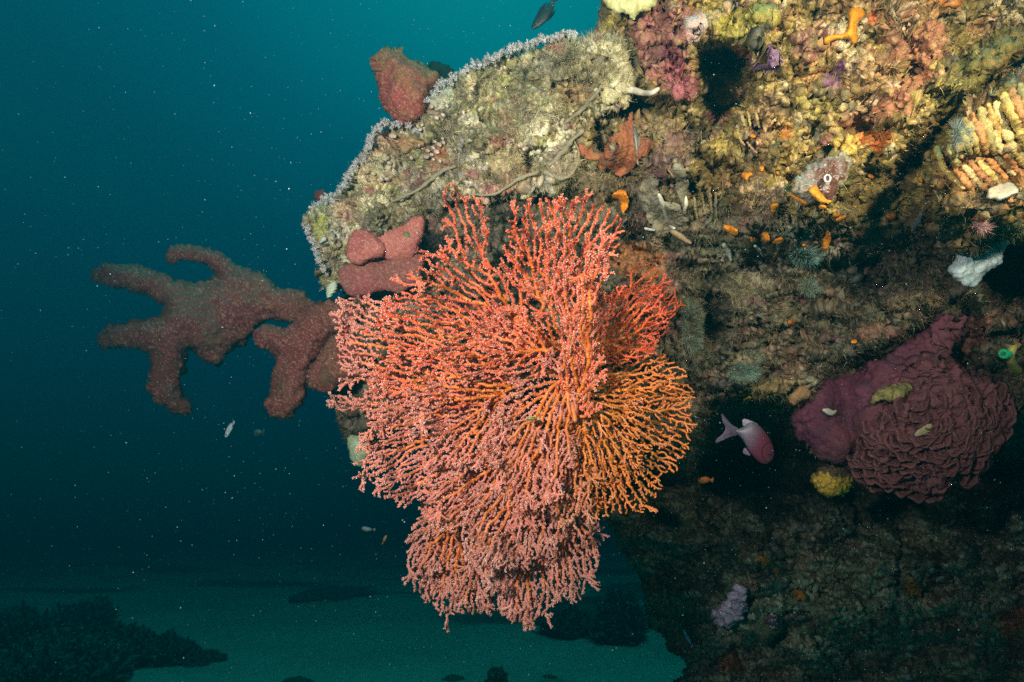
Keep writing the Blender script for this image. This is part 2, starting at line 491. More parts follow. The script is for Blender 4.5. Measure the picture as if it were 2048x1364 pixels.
def crunchy(V, N, X, Y, d, amp=1.0, seed=0):
    """lumps, nodules and pits of encrusted rock, rough in places and smoother in others"""
    f1, g1, gid = worley(V + .006 * np.stack([fbm(V, .015, 2, seed + 40 + k) for k in range(3)], 1), .017, seed + 3)
    rough = sstep(-.25, .3, fbm(V, .07, 2, seed + 1))
    a = .009 * gid * np.clip(1 - (f1 / .6) ** 2, 0, 1) * sstep(.3, .7, gid)
    r = .020 * (.35 - np.abs(fbm(V, .05, 4, seed + 14))) + .010 * fbm(V, .10, 2, seed + 12)
    e = (.0085 * fbm(V, .010, 3, seed + 17) + .007 * (.3 - np.abs(fbm(V, .014, 3, seed + 18)))) * (.45 + .9 * rough)
    pit = -.030 * sstep(.22, .5, fbm(V, .034, 3, seed + 19)) - .008 * sstep(.3, .5, fbm(V, .010, 1, seed + 23))
    return amp * (a + r + e + pit), (f1, gid)


COLPATCH = [  # encrusting patches with a colour of their own, plus one of painted shade (last): outline, colour, wobble, strength
    ([(1275, 20), (1330, 0), (1395, 20), (1400, 60), (1370, 110), (1398, 185), (1370, 198), (1330, 180), (1290, 150), (1265, 90)], (.33, .11, .10), 9, .85),
    ([(1330, 60), (1395, 160), (1396, 195), (1350, 190), (1320, 120)], (.40, .09, .13), 8, .6),
    ([(1375, 95), (1365, 60), (1400, 30), (1490, -10), (1500, 5), (1420, 50), (1392, 80)], (.66, .52, .46), 6, .8),
    ([(1402, 30), (1440, 10), (1500, 20), (1560, 10), (1550, 60), (1500, 90), (1440, 80), (1420, 60)], (.33, .32, .03), 10, .55),
    ([(1505, 50), (1540, 35), (1545, 60), (1525, 90), (1495, 82)], (.05, .055, .05), 5, .9),
    ([(1470, 80), (1505, 100), (1520, 130), (1490, 120)], (.35, .07, .03), 5, .8),
    ([(1525, 105), (1555, 100), (1575, 125), (1560, 145), (1530, 138)], (.33, .16, .34), 4, .9),
    ([(1640, 135), (1665, 150), (1680, 120), (1697, 125), (1690, 155), (1675, 182), (1650, 178)], (.25, .09, .22), 4, .9),
    ([(1730, 20), (1765, 20), (1765, 45), (1740, 50)], (.62, .14, .05), 5, .9),
    ([(1790, 85), (1850, 40), (1900, 60), (1880, 110), (1860, 150), (1830, 190), (1780, 230), (1690, 260), (1670, 240), (1720, 205), (1780, 190), (1830, 130), (1790, 110)], (.52, .20, .11), 11, .8),
    ([(1700, 270), (1740, 262), (1795, 255), (1790, 290), (1755, 305), (1720, 285)], (.60, .15, .02), 9, .9),
    ([(1545, 255), (1575, 245), (1590, 275), (1560, 285)], (.58, .22, .04), 6, .85),
    ([(1690, 262), (1720, 262), (1715, 300), (1680, 315), (1650, 300)], (.75, .52, .10), 6, .85),
    ([(1590, 190), (1640, 190), (1690, 200), (1680, 235), (1620, 240), (1590, 220)], (.46, .38, .08), 8, .6),
    ([(1865, -20), (1925, -20), (1925, 15), (1880, 22)], (.62, .20, .03), 7, .85),
    ([(1900, 130), (2060, 20), (2060, 100), (1980, 160), (1890, 220), (1840, 210)], (.19, .16, .03), 8, .75),
    ([(1405, 225), (1450, 222), (1465, 240), (1430, 250)], (.30, .07, .14), 5, .8),
    ([(1325, 260), (1380, 255), (1385, 330), (1330, 350), (1300, 400), (1290, 350)], (.20, .09, .09), 9, .7),
    ([(1860, 340), (1960, 300), (2060, 330), (2060, 370), (1960, 390), (1870, 390)], (.55, .26, .08), 9, .5),
    ([(1940, 430), (1985, 440), (1990, 465), (1950, 462)], (.62, .26, .24), 5, .8),
    ([(1870, 640), (1960, 630), (2000, 650), (1940, 720), (1900, 700)], (.30, .10, .07), 8, .7),
    ([(1700, 650), (1800, 640), (1800, 675), (1720, 685)], (.36, .17, .12), 8, .6),
    ([(1230, 480), (1330, 490), (1340, 560), (1250, 570), (1210, 530)], (.50, .18, .05), 12, .7),
    ([(1480, 760), (1560, 760), (1620, 770), (1600, 800), (1500, 800)], (.34, .24, .09), 8, .6),
    ([(1990, 1220), (2060, 1200), (2060, 1310), (2000, 1300)], (.28, .07, .02), 9, .8),
    ([(1570, 1080), (1620, 1090), (1660, 1120), (1620, 1135), (1575, 1120)], (.26, .25, .16), 8, .8),
    ([(1440, 1310), (1480, 1300), (1490, 1350), (1450, 1350)], (.24, .05, .02), 8, .7),
    ([(1490, 830), (1520, 850), (1560, 1000), (1590, 960), (1560, 880)], (.02, .025, .02), 10, .7),  # near-black patch in the undercut cavity, its shade put into the colour
]


def wall_color(V, N, X, Y, d, ex):
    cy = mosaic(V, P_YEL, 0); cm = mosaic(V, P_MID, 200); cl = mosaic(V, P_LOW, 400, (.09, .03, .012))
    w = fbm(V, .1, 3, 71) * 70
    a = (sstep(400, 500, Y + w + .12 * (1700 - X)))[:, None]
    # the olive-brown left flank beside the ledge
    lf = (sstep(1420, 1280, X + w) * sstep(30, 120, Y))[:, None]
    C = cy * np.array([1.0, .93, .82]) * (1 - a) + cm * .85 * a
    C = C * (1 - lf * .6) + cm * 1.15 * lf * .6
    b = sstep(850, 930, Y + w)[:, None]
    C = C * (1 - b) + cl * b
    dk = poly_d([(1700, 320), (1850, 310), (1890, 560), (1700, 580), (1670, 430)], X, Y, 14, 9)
    C = C * (1 - .45 * sstep(-10, 20, dk)[:, None]) * np.array([1, 1, 1])  # painted shade: wall colour darkened over the hollow right of the sea squirt
    for k, (p, c, wob, st) in enumerate(COLPATCH):
        m = sstep(-2, 4, poly_d(p, X, Y, wob, 300 + 7 * k))
        m = m * st * (1 - .75 * sstep(.15, .35, fbm(V, .009, 2, 500 + k)))
        v = 1 + .5 * fbm(V, .007, 2, 600 + k)
        C = C * (1 - m[:, None]) + np.array(c) * v[:, None] * m[:, None]
    return C


WALL = [(1206, 30), (1195, 75), (1235, 110), (1225, 190), (1120, 250), (1000, 330), (850, 420), (740, 470), (690, 560), (690, 660), (668, 760),
        (672, 880), (735, 905), (850, 880), (1000, 905), (1120, 985), (1205, 1040), (1222, 1080), (1285, 1180), (1300, 1245), (1345, 1300),
        (1378, 1335), (1310, 1400), (1320, 1480), (2260, 1480), (2260, -180), (1208, -180)]
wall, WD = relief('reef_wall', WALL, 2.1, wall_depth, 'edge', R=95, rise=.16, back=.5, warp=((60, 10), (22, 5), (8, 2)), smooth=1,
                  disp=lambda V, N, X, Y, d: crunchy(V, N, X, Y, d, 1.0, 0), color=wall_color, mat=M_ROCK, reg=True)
tag(wall, 'craggy reef wall covered in yellow, olive and brown encrusting growth', 'reef wall', kind='structure')

# ------------------------------------------------------------------ the ledge that juts out to the left
LEDGE = [(1255, 85), (1262, 130), (1258, 195), (1225, 215), (1190, 225), (1150, 290), (1165, 330), (1120, 375), (1010, 395), (960, 400), (900, 400), (860, 440), (850, 480),
         (800, 490), (740, 500), (708, 510), (700, 560), (668, 585), (640, 560), (634, 510), (618, 470), (608, 430), (640, 415), (668, 395), (690, 370), (705, 330),
         (735, 300), (750, 262), (790, 252), (840, 255), (862, 225), (866, 188), (905, 165), (955, 135), (1000, 115), (1060, 95), (1120, 80), (1190, 68), (1235, 72)]


def ledge_depth(X, Y):
    q = np.stack([X.ravel(), Y.ravel(), np.zeros(X.size)], 1) * .00112
    return 1.235 + .16 * (1250 - X) / 650 - .07 * (.25 - np.abs(fbm(q, .11, 4, 48).reshape(X.shape))) + .055 * fbm(q, .13, 3, 41).reshape(X.shape) + .032 * fbm(q, .05, 3, 44).reshape(X.shape)


LPATCH = [([(1165, 90), (1250, 80), (1262, 130), (1255, 200), (1215, 205), (1205, 170), (1235, 130)], (.60, .57, .38), 8, .7),
          ([(866, 190), (905, 178), (912, 205), (890, 225), (868, 215)], (.62, .62, .50), 5, .85),
          ([(760, 275), (850, 280), (860, 300), (800, 300)], (.50, .25, .11), 8, .6),
          ([(855, 300), (900, 290), (905, 330), (870, 350), (850, 330)], (.34, .11, .04), 7, .7),
          ([(735, 310), (800, 305), (810, 345), (760, 360), (725, 340)], (.50, .50, .36), 8, .6),
          ([(960, 290), (1010, 280), (1050, 310), (1020, 350), (980, 340)], (.62, .52, .30), 8, .6),
          ([(1090, 80), (1130, 75), (1140, 110), (1095, 110)], (.30, .11, .09), 6, .8),
          ([(975, 275), (1020, 270), (1015, 300), (980, 295)], (.28, .08, .07), 6, .7),
          ([(1110, 165), (1190, 150), (1190, 200), (1120, 205)], (.45, .27, .13), 9, .5),
          ([(725, 370), (750, 368), (748, 390), (728, 388)], (.32, .11, .10), 4, .8),
          ([(845, 390), (900, 370), (905, 430), (860, 450)], (.10, .09, .075), 8, .75),
          ([(620, 440), (650, 425), (660, 470), (640, 480)], (.42, .45, .06), 8, .7)]


def ledge_color(V, N, X, Y, d, ex):
    C = mosaic(V, P_LEDGE, 800, (.07, .028, .010))
    for k, (p, c, wob, st) in enumerate(LPATCH):
        m = sstep(-2, 4, poly_d(p, X, Y, wob, 900 + 7 * k)) * st * (1 - .6 * sstep(.15, .35, fbm(V, .008, 2, 950 + k)))
        C = C * (1 - m[:, None]) + np.array(c) * (1 + .4 * fbm(V, .006, 2, 970 + k))[:, None] * m[:, None]
    return C * np.array([1.12, 1.07, .94])


ledge, LD = relief('rock_ledge', LEDGE, 1.8, ledge_depth, 'edge', R=26, rise=.045, back=.16, warp=((40, 5), (15, 4), (6, 2)), smooth=1,
                   disp=lambda V, N, X, Y, d: crunchy(V, N, X, Y, d, 1.05, 40), color=ledge_color, mat=M_ROCK, reg=True, seed=3)
tag(ledge, 'pale jutting reef ledge with a white fringed rim above the sea fan', 'reef ledge', kind='structure')

# ------------------------------------------------------------------ strands, tubes


def blades(B, Dn, Ln, w, bend=0.4, taper=0.7):
    """thin curved strands: base points B, directions Dn, lengths Ln, widths w"""
    n = len(B)
    r = rng.normal(size=(n, 3)); side = np.cross(Dn, r); side /= np.linalg.norm(side, axis=1, keepdims=True) + 1e-9
    b2 = rng.normal(size=(n, 3)) * bend
    Ln = np.broadcast_to(Ln, (n,))[:, None]; w = np.broadcast_to(w, (n,))[:, None]
    M = B + Dn * Ln * .5 + b2 * Ln * .12; T = B + Dn * Ln + b2 * Ln * .5
    V = np.stack([B - side * w * .5, B + side * w * .5, M - side * w * .5 * taper, M + side * w * .5 * taper, T], 1).reshape(-1, 3)
    k = np.arange(n)[:, None] * 5
    return V, np.concatenate([k + 0, k + 1, k + 3, k + 2], 1), np.concatenate([k + 2, k + 3, k + 4], 1)


def segs(A, B, ra, rb, k=6):
    """tapered tubes from A to B"""
    n = len(A); d = B - A; d = d / (np.linalg.norm(d, axis=1, keepdims=True) + 1e-9)
    ref = np.where(np.abs(d[:, 1:2]) < .9, np.array([[0, 1., 0]]), np.array([[1., 0, 0]]))
    u = np.cross(d, ref); u /= np.linalg.norm(u, axis=1, keepdims=True) + 1e-9; v = np.cross(d, u)
    an = np.arange(k) * 2 * math.pi / k
    ring = u[:, None, :] * np.cos(an)[None, :, None] + v[:, None, :] * np.sin(an)[None, :, None]
    V = np.concatenate([A[:, None] + ring * ra[:, None, None], B[:, None] + ring * rb[:, None, None]], 1).reshape(-1, 3)
    base = np.arange(n)[:, None] * 2 * k; i = np.arange(k)[None]; j = (i + 1) % k
    q = np.stack([base + i, base + i + k, base + j + k, base + j], 2).reshape(-1, 4)
    return V, q


def tube(name, pts, rad, mat, color, parent=None, k=10, lump=.12, sub=6, seed=0, close=True):
    """a smooth lumpy tube through pts (n,3) with radii rad"""
    pts = np.asarray(pts, float); rad = np.asarray(rad, float)
    t = np.linspace(0, len(pts) - 1, (len(pts) - 1) * sub + 1); i = np.clip(t.astype(int), 0, len(pts) - 2); f = (t - i)[:, None]
    p0 = pts[np.clip(i - 1, 0, None)]; p1 = pts[i]; p2 = pts[i + 1]; p3 = pts[np.clip(i + 2, None, len(pts) - 1)]
    C = .5 * (2 * p1 + (p2 - p0) * f + (2 * p0 - 5 * p1 + 4 * p2 - p3) * f ** 2 + (3 * p1 - p0 - 3 * p2 + p3) * f ** 3)
    R = np.interp(t, np.arange(len(rad)), rad)
    if close:
        e = np.linspace(0, math.pi / 2, 4)[1:]
        d0 = C[0] - C[1]; d0 /= np.linalg.norm(d0); d1 = C[-1] - C[-2]; d1 /= np.linalg.norm(d1)
        C = np.concatenate([[C[0] + d0 * R[0] * math.sin(a) for a in e[::-1]], C, [C[-1] + d1 * R[-1] * math.sin(a) for a in e]])
        R = np.concatenate([[R[0] * max(.02, math.cos(a)) for a in e[::-1]], R, [R[-1] * max(.02, math.cos(a)) for a in e]])
    d = np.gradient(C, axis=0); d /= np.linalg.norm(d, axis=1, keepdims=True) + 1e-9
    u = np.cross(d, [0.1, 1, 0.05]); u /= np.linalg.norm(u, axis=1, keepdims=True) + 1e-9; v = np.cross(d, u)
    an = np.arange(k) * 2 * math.pi / k
    V = (C[:, None] + (u[:, None] * np.cos(an)[None, :, None] + v[:, None] * np.sin(an)[None, :, None]) * R[:, None, None]).reshape(-1, 3)
    n = len(C); a = (np.arange(n - 1)[:, None] * k + np.arange(k)[None]); b = (np.arange(n - 1)[:, None] * k + (np.arange(k)[None] + 1) % k)
    q = np.stack([a, b, b + k, a + k], 2).reshape(-1, 4)
    N = vnormals(V, [q]); rr = np.repeat(R, k)
    V = V + N * (rr * lump * 2 * fbm(V, max(rad) * 1.3, 3, 61 + seed))[:, None]
    Cc = np.tile(np.array(color, float), (len(V), 1)) * (1 + .35 * fbm(V, .008, 3, 62 + seed))[:, None]
    return mesh_obj(name, V, [q], Cc, mat, parent)


def circ(cx, cy, rx, ry=None, rot=0, n=12, wob=.13, seed=0):
    ry = ry or rx; r = random.Random(seed + int(cx * 13 + cy * 7)); out = []
    for k in range(n):
        a = 2 * math.pi * k / n; m = 1 + r.uniform(-wob, wob); x = rx * m * math.cos(a); y = ry * m * math.sin(a)
        c, s_ = math.cos(math.radians(rot)), math.sin(math.radians(rot)); out.append((cx + x * c - y * s_, cy + x * s_ + y * c))
    return out


def P1(x, y, D): return P(np.array(float(x)), np.array(float(y)), np.array(float(D)))


# ------------------------------------------------------------------ turf and fuzz on the rock (nobody could count it)


def turf(name, data, n, lab, maskf, L0=.006, L1=.015, w=.0008, pal=None, seed=0):
    nf = data['nf']; m = maskf(data['X'][:nf], data['Y'][:nf], data['V'][:nf]); m = m * (data['N'][:nf] @ -FWD > -.1)
    cs = np.cumsum(m); idx = np.searchsorted(cs, rng.random(n) * cs[-1])
    B = data['V'][idx] - data['N'][idx] * .001 + rng.normal(size=(n, 3)) * .0007
    Dn = data['N'][idx] * .75 + rng.normal(size=(n, 3)) * .5 + np.array([0, -.1, .1]); Dn /= np.linalg.norm(Dn, axis=1, keepdims=True)
    Ln = L0 + (L1 - L0) * rng.random(n) ** 2
    V, q, t = blades(B, Dn, Ln, w * (.7 + .7 * rng.random(n)), 1.0)
    pc = np.array(pal)[rng.integers(0, len(pal), n)]
    c = pc * .6 + data['C'][idx] * .65
    c = c * (.6 + .8 * rng.random((n, 1)))
    o = mesh_obj(name, V, [q, t], np.repeat(c, 5, 0), M_TURF, None, False)
    tag(o, lab, 'turf algae', kind='stuff'); return o


TP = [(.32, .28, .14), (.20, .18, .08), (.42, .38, .24), (.14, .13, .07), (.28, .22, .12)]
turf('turf_algae', WD, 150000, 'short olive turf algae and hydroids on the reef wall',
     lambda X, Y, V: (.12 + sstep(-.1, .3, fbm(V, .06, 2, 77))) * (.45 + 1.6 * sstep(300, 480, Y + .25 * (1600 - X))) * (poly_d(RECESS[0][0], X, Y, 0) < -9) * (X < 2070) * (X > 640) * (Y > -10) * (Y < 1390) * (1 - .5 * sstep(900, 1000, Y)), .005, .018, .0008, TP)
turf('turf_algae', LD, 45000, 'pale fuzzy turf algae on the jutting ledge',
     lambda X, Y, V: .1 + sstep(-.1, .3, fbm(V, .05, 2, 78)), .004, .014, .0008, [(.42, .38, .24), (.52, .48, .34), (.25, .22, .12), (.34, .30, .15)])

# pale polyps fringing the rim of the ledge
RIM = np.array([(1150, 72), (1120, 74), (1090, 80), (1060, 92), (1030, 104), (1000, 112), (975, 124), (950, 134), (925, 150), (905, 160), (888, 174), (868, 190), (858, 206), (835, 258), (815, 254), (790, 252), (768, 250), (750, 262),
                (740, 285), (728, 305), (712, 325), (702, 350), (692, 372), (678, 392), (655, 402), (632, 416), (616, 432), (616, 455), (626, 480), (636, 505), (640, 530), (650, 550)], float)
ntu, per = 520, 10; nst = ntu * per
seg = np.linalg.norm(np.diff(RIM, axis=0), axis=1); seg[15 + 1] *= 1.0; seg[16] = seg[16]; skip = seg.copy(); skip[12] = 0
cu = np.concatenate([[0], np.cumsum(skip)]); tt = np.repeat(rng.random(ntu) * cu[-1], per)
k_ = np.clip(np.searchsorted(cu, tt) - 1, 0, len(RIM) - 2)
fr = np.clip((tt - cu[k_]) / (cu[k_ + 1] - cu[k_] + 1e-9), 0, 1)[:, None]; E = RIM[k_] * (1 - fr) + RIM[k_ + 1] * fr
tn = RIM[k_ + 1] - RIM[k_]; tn /= np.linalg.norm(tn, axis=1, keepdims=True); no2 = np.stack([tn[:, 1], -tn[:, 0]], 1)
no2 *= np.sign((no2 @ np.array([-1, -.6])))[:, None]
thick = np.interp(k_, [0, 4, 10, 12, 13, 17, 22, 26, 27, 31], [6, 10, 12, 8, 6, 9, 13, 20, 8, 8])
off = np.repeat(rng.random(ntu) * 1.0 - .8, per)[:, None] * thick[:, None]
clump = vn(np.stack([E[:, 0], E[:, 1], 0 * E[:, 0]], 1) / 9, 5) * .5 + vn(np.stack([E[:, 0], E[:, 1], 0 * E[:, 0]], 1) / 26, 6)
E = E + no2 * off * .9 + no2 * (clump * 5)[:, None]
Dl = 1.235 + .16 * (1250 - E[:, 0]) / 650 + np.repeat(rng.random(ntu) * .09 - .028, per)
Bp = P(E[:, 0], E[:, 1], Dl) + rng.normal(size=(nst, 3)) * .0012
dr = no2[:, :1] * RGT + -no2[:, 1:] * UPV
dr = dr + np.repeat(rng.normal(size=(ntu, 3)) * .25, per, 0) + rng.normal(size=(nst, 3)) * .40 - FWD * (.25 + .25 * rng.random((nst, 1))); dr /= np.linalg.norm(dr, axis=1, keepdims=True)
ln = (.005 + .011 * rng.random(nst) * np.repeat(.5 + rng.random(ntu), per)) * np.clip(thick / 17, .7, 1.3) * (1 + .4 * clump)
Tp = Bp + dr * ln[:, None]
V1, q1 = segs(Bp, Tp, np.full(nst, .0011), np.full(nst, .0009), 4)
bb = np.repeat(Tp, 7, 0); dd_ = np.repeat(dr, 7, 0) * .45 + rng.normal(size=(nst * 7, 3)) * .65; dd_ /= np.linalg.norm(dd_, axis=1, keepdims=True)
V2, q2, t2 = blades(bb, dd_, .0040, .0010, .3)
cst = np.array([.62, .59, .56]) * (.45 + .65 * rng.random((nst, 1))); ctp = np.where(rng.random((nst, 1)) < .3, np.array([[.24, .22, .20]]), np.array([[.80, .77, .74]])) * (.7 + .5 * rng.random((nst, 1)))
o = mesh_obj('polyp_fringe', np.concatenate([V1, V2]), [q1, q2 + len(V1), t2 + len(V1)], np.concatenate([np.repeat(cst, 8, 0), np.repeat(np.repeat(ctp, 7, 0), 5, 0)]), M_SHELL, None, False)
tag(o, 'white and lavender polyps fringing the rim of the jutting ledge', 'polyps', kind='stuff')

# ------------------------------------------------------------------ the sea fan


def grow(root, poly, spacing, step=4.0, seed=0, outward=.10, jit=.75, inertia=.3, infl=34):
    """space colonisation inside poly; returns node positions (px), parents"""
    r = np.random.default_rng(seed)
    poly = chaikin(poly, 1)
    lo, hi = poly.min(0), poly.max(0); a = spacing * .62
    gx, gy = np.meshgrid(np.arange(lo[0], hi[0], a), np.arange(lo[1], hi[1], a))
    A = np.stack([gx.ravel(), gy.ravel()], 1) + r.uniform(-1, 1, (gx.size, 2)) * a
    q = np.stack([A[:, 0], A[:, 1], np.full(len(A), seed * 5.)], 1)
    d = sdf(poly, A[:, 0], A[:, 1]) + 15 * vn(q / 34, seed) + 8 * vn(q / 11, seed + 1)
    gap = vn(q * np.array([1, 1, 0]) / 60 + seed, seed + 2)
    A = A[(d > 0) & (gap > -.78)]
    N = [np.array(root, float)]; par_ = [-1]; nd = np.linalg.norm(A - N[0], axis=1); ni = np.zeros(len(A), int)
    pdir = {0: None}; kids = {0: []}
    kill = spacing * .62; rt = np.array(root, float); alive = np.ones(len(A), bool)
    for it in range(600):
        if not alive.any(): break
        sel = alive & (nd < infl)
        if not sel.any(): sel = alive & (nd <= nd[alive].min() + 12)
        act = np.unique(ni[sel]); new = []
        Aa = A[sel]; na = ni[sel]; P0 = np.array(N)[na]; v = Aa - P0; v /= np.linalg.norm(v, axis=1, keepdims=True) + 1e-6
        near = 1 / (5 + nd[sel])
        sx = np.bincount(na, v[:, 0] * near, minlength=len(N)); sy = np.bincount(na, v[:, 1] * near, minlength=len(N))
        for i in act:
            m = np.array([sx[i], sy[i]]); l = np.linalg.norm(m)
            if l < 1e-6: continue
            m = m / l; p = N[i]; o_ = p - rt; lo_ = np.linalg.norm(o_)
            if lo_ > 8: m = m + outward * o_ / lo_
            if pdir[i] is not None: m = m + inertia * pdir[i]
            m = m + r.normal(size=2) * jit * .5; m /= np.linalg.norm(m)
            if len(kids[i]) >= 3 or any(m @ k > .90 for k in kids[i]): 
                # a fresh direction towards its nearest food
                c = np.where(alive & (ni == i))[0]; c = c[np.argmin(nd[c])]; m = A[c] - p; m /= np.linalg.norm(m) + 1e-6
                if len(kids[i]) >= 4 or any(m @ k > .93 for k in kids[i]):
                    alive[c] = False; continue
            kids[i].append(m); new.append((p + m * step, i, m))
        if not new: break
        for (p, i, m) in new:
            N.append(p); par_.append(i); pdir[len(N) - 1] = m; kids[len(N) - 1] = []
        NP = np.array([n_[0] for n_ in new]); base = len(N) - len(new)
        D2 = np.linalg.norm(A[:, None] - NP[None], axis=2); j = D2.argmin(1); mn = D2[np.arange(len(A)), j]
        u = mn < nd; nd[u] = mn[u]; ni[u] = base + j[u]
        alive &= nd > kill
    return np.array(N), np.array(par_)


def build_fan(root, poly, D0, gx, gy, curve, spacing, tip, thin, thick, polyp, pn, seed, ripple=.03, label=None, step=4.0, sprigs=1.0, **kw):
    N, pa = grow(root, poly, spacing, step, seed, **kw)
    n = len(N); tips = np.zeros(n); ch = np.bincount(pa[1:], minlength=n); tips[ch == 0] = 1
    for i in range(n - 1, 0, -1): tips[pa[i]] += tips[i]
    # distance to the nearest tip below, to find fine twigs
    rad = np.minimum(tip * np.maximum(tips, 1) ** .17, 6.0)
    q = np.stack([N[:, 0], N[:, 1], np.full(n, seed * 9.)], 1)
    rv = N - np.array(root); rr = np.linalg.norm(rv, axis=1); R = rr.max()
    D = D0 + gx * rv[:, 0] / 100 + gy * rv[:, 1] / 100 + curve * (rr / R) ** 2 + ripple * vn(q / 70, seed + 3) + ripple * .5 * vn(q / 22, seed + 4) + .0012 * vn(q / 9, seed + 5)
    W_ = P(N[:, 0], N[:, 1], D); rm = rad * D / F
    rm = rm * (1 + .07 * vn(q / 9, seed + 6))
    i = np.arange(1, n); p = pa[1:]
    big = np.zeros(n, int); o_s = np.argsort(tips[i]); big[p[o_s]] = i[o_s]
    ra = np.where(big[p] == i, rm[p], np.minimum(rm[p], rm[i] * 1.25))
    A, B = W_[p], W_[i]; rb = rm[i]
    tp = np.where(ch == 0)[0]; tp = tp[tp > 0]
    dt = W_[tp] - W_[pa[tp]]; dt /= np.linalg.norm(dt, axis=1, keepdims=True) + 1e-9
    A = np.concatenate([A, W_[tp]]); B = np.concatenate([B, W_[tp] + dt * rm[tp][:, None] * 1.2]); ra = np.concatenate([ra, rm[tp]]); rb = np.concatenate([rb, rm[tp] * .35])
    V, qd = segs(A, B, ra, rb, 6)
    f = sstep(1.3, 3.2, tips ** .36)[:, None]
    C = np.array(thin)[None] * (1 - f) + np.array(thick)[None] * f
    C = C * (1 + .22 * vn(q / 30, seed + 8))[:, None]
    Cs = np.concatenate([np.stack([C[p], C[i]], 1), np.stack([C[tp], C[tp] * 1.1], 1)])
    CV = np.repeat(Cs.reshape(-1, 3), 6, 0)
    Vs, Fq, Ft, Cc = [V], [qd], [], [CV]; off = len(V)
    # polyps: tiny three-sided spikes standing off the twigs
    w = np.clip(3.2 - tips[i] ** .36, 0.15, 1.6); m = rng.poisson(pn * w * step / 4 * (1.15 if pn > 1.2 else .9)); s_ = np.repeat(np.arange(len(i)), m); k = len(s_)
    if k:
        t = rng.random((k, 1)); c0 = W_[p][s_] * (1 - t) + W_[i][s_] * t; ax = (W_[i] - W_[p])[s_]; ax /= np.linalg.norm(ax, axis=1, keepdims=True) + 1e-9
        o_ = np.cross(ax, FWD) * rng.choice([-1., 1.], (k, 1)) * 1.5 + rng.normal(size=(k, 3)) * .55 - FWD * .1; o_ -= ax * (o_ * ax).sum(1, keepdims=True); o_ /= np.linalg.norm(o_, axis=1, keepdims=True) + 1e-9
        r0 = rm[i][s_][:, None]; base = c0 + o_ * r0 * .75; h = .0013 * (.5 + 1.0 * rng.random((k, 1))); e1 = ax; e2 = np.cross(o_, ax); b_ = .0011 * (.8 + .5 * rng.random((k, 1)))
        topc = base + o_ * h
        pts = [base + e1 * b_, base + (-.5 * e1 + .87 * e2) * b_, base + (-.5 * e1 - .87 * e2) * b_]
        tt_ = [topc + (x - base) * .75 for x in pts]
        Vp = np.stack(pts + tt_, 1).reshape(-1, 3); z = off + np.arange(k)[:, None] * 6
        Fq += [np.concatenate([z + a_, z + b2, z + b2 + 3, z + a_ + 3], 1) for a_, b2 in ((0, 1), (1, 2), (2, 0))]
        Ft += [np.concatenate([z + 3, z + 4, z + 5], 1)]
        pc = np.array(polyp)[None] * (.65 + .6 * rng.random((k, 1))); lo_ = pc * .6 + C[i][s_] * .4
        Cc.append(np.stack([lo_, lo_, lo_, pc, pc, pc], 1).reshape(-1, 3)); Vs.append(Vp)
    # sprigs that stand out of the plane of the fan
    if sprigs:
        ns = int(n * (.024 if pn > .8 else .01) * sprigs); cand = np.where((tips < 12) & (rr > 30))[0]; b0 = rng.choice(cand, ns)
        Ap, Bp_, ra_, rb_, cc_ = [], [], [], [], []
        d0 = rv[b0] / (rr[b0][:, None] + 1e-6); d3 = d0[:, :1] * RGT - d0[:, 1:] * UPV
        d3 = d3 * .9 - FWD * rng.uniform(.1, .9, (ns, 1)) + rng.normal(size=(ns, 3)) * .45; d3 /= np.linalg.norm(d3, axis=1, keepdims=True)
        cur = [(W_[b0], d3, np.full(ns, tip * 1.0))]; col_ = C[b0]
        for lv in range(4):
            nxt = []
            for (b_0, dr_, r_) in cur:
                m_ = len(b_0); kids_ = 2 if lv in (1, 2) else 1
                for kk in range(kids_):
                    dd = dr_ + rng.normal(size=(m_, 3)) * .16
                    if kids_ == 2:
                        sd = np.cross(dr_, rng.normal(size=(m_, 3))); sd /= np.linalg.norm(sd, axis=1, keepdims=True) + 1e-9; dd = dd + sd * .5
                    dd /= np.linalg.norm(dd, axis=1, keepdims=True)
                    e_ = b_0 + dd * (.0075 * rng.uniform(.6, 1.3, (m_, 1)))
                    Ap.append(b_0); Bp_.append(e_); ra_.append(r_ * .00105); rb_.append(r_ * .00098); cc_.append(col_); nxt.append((e_, dd, r_ * .95))
            cur = nxt[:4]
        for (b_0, dr_, r_) in cur:
            Ap.append(b_0); Bp_.append(b_0 + dr_ * .002); ra_.append(r_ * .001); rb_.append(r_ * .0003); cc_.append(col_)
        Ap, Bp_ = np.concatenate(Ap), np.concatenate(Bp_); ra_, rb_ = np.concatenate(ra_), np.concatenate(rb_); cc_ = np.concatenate(cc_)
        V3, q3 = segs(Ap, Bp_, ra_, rb_, 5); off = sum(len(v) for v in Vs)
        Vs.append(V3); Fq.append(q3 + off); Cc.append(np.repeat(cc_, 10, 0)); off += len(V3)
        m_ = rng.poisson(pn * 2.2, len(Ap)); s_ = np.repeat(np.arange(len(Ap)), m_); k = len(s_); t = rng.random((k, 1)); ax = (Bp_ - Ap)[s_]; c0 = Ap[s_] + ax * t; ax /= np.linalg.norm(ax, axis=1, keepdims=True)
        o_ = np.cross(ax, FWD) * rng.choice([-1., 1.], (k, 1)) * 1.3 + rng.normal(size=(k, 3)) * .6; o_ -= ax * (o_ * ax).sum(1, keepdims=True); o_ /= np.linalg.norm(o_, axis=1, keepdims=True) + 1e-9
        base = c0 + o_ * ra_[s_][:, None] * .75; e2 = np.cross(o_, ax); pts = [base + ax * .001, base + (-.5 * ax + .87 * e2) * .001, base + (-.5 * ax - .87 * e2) * .001]
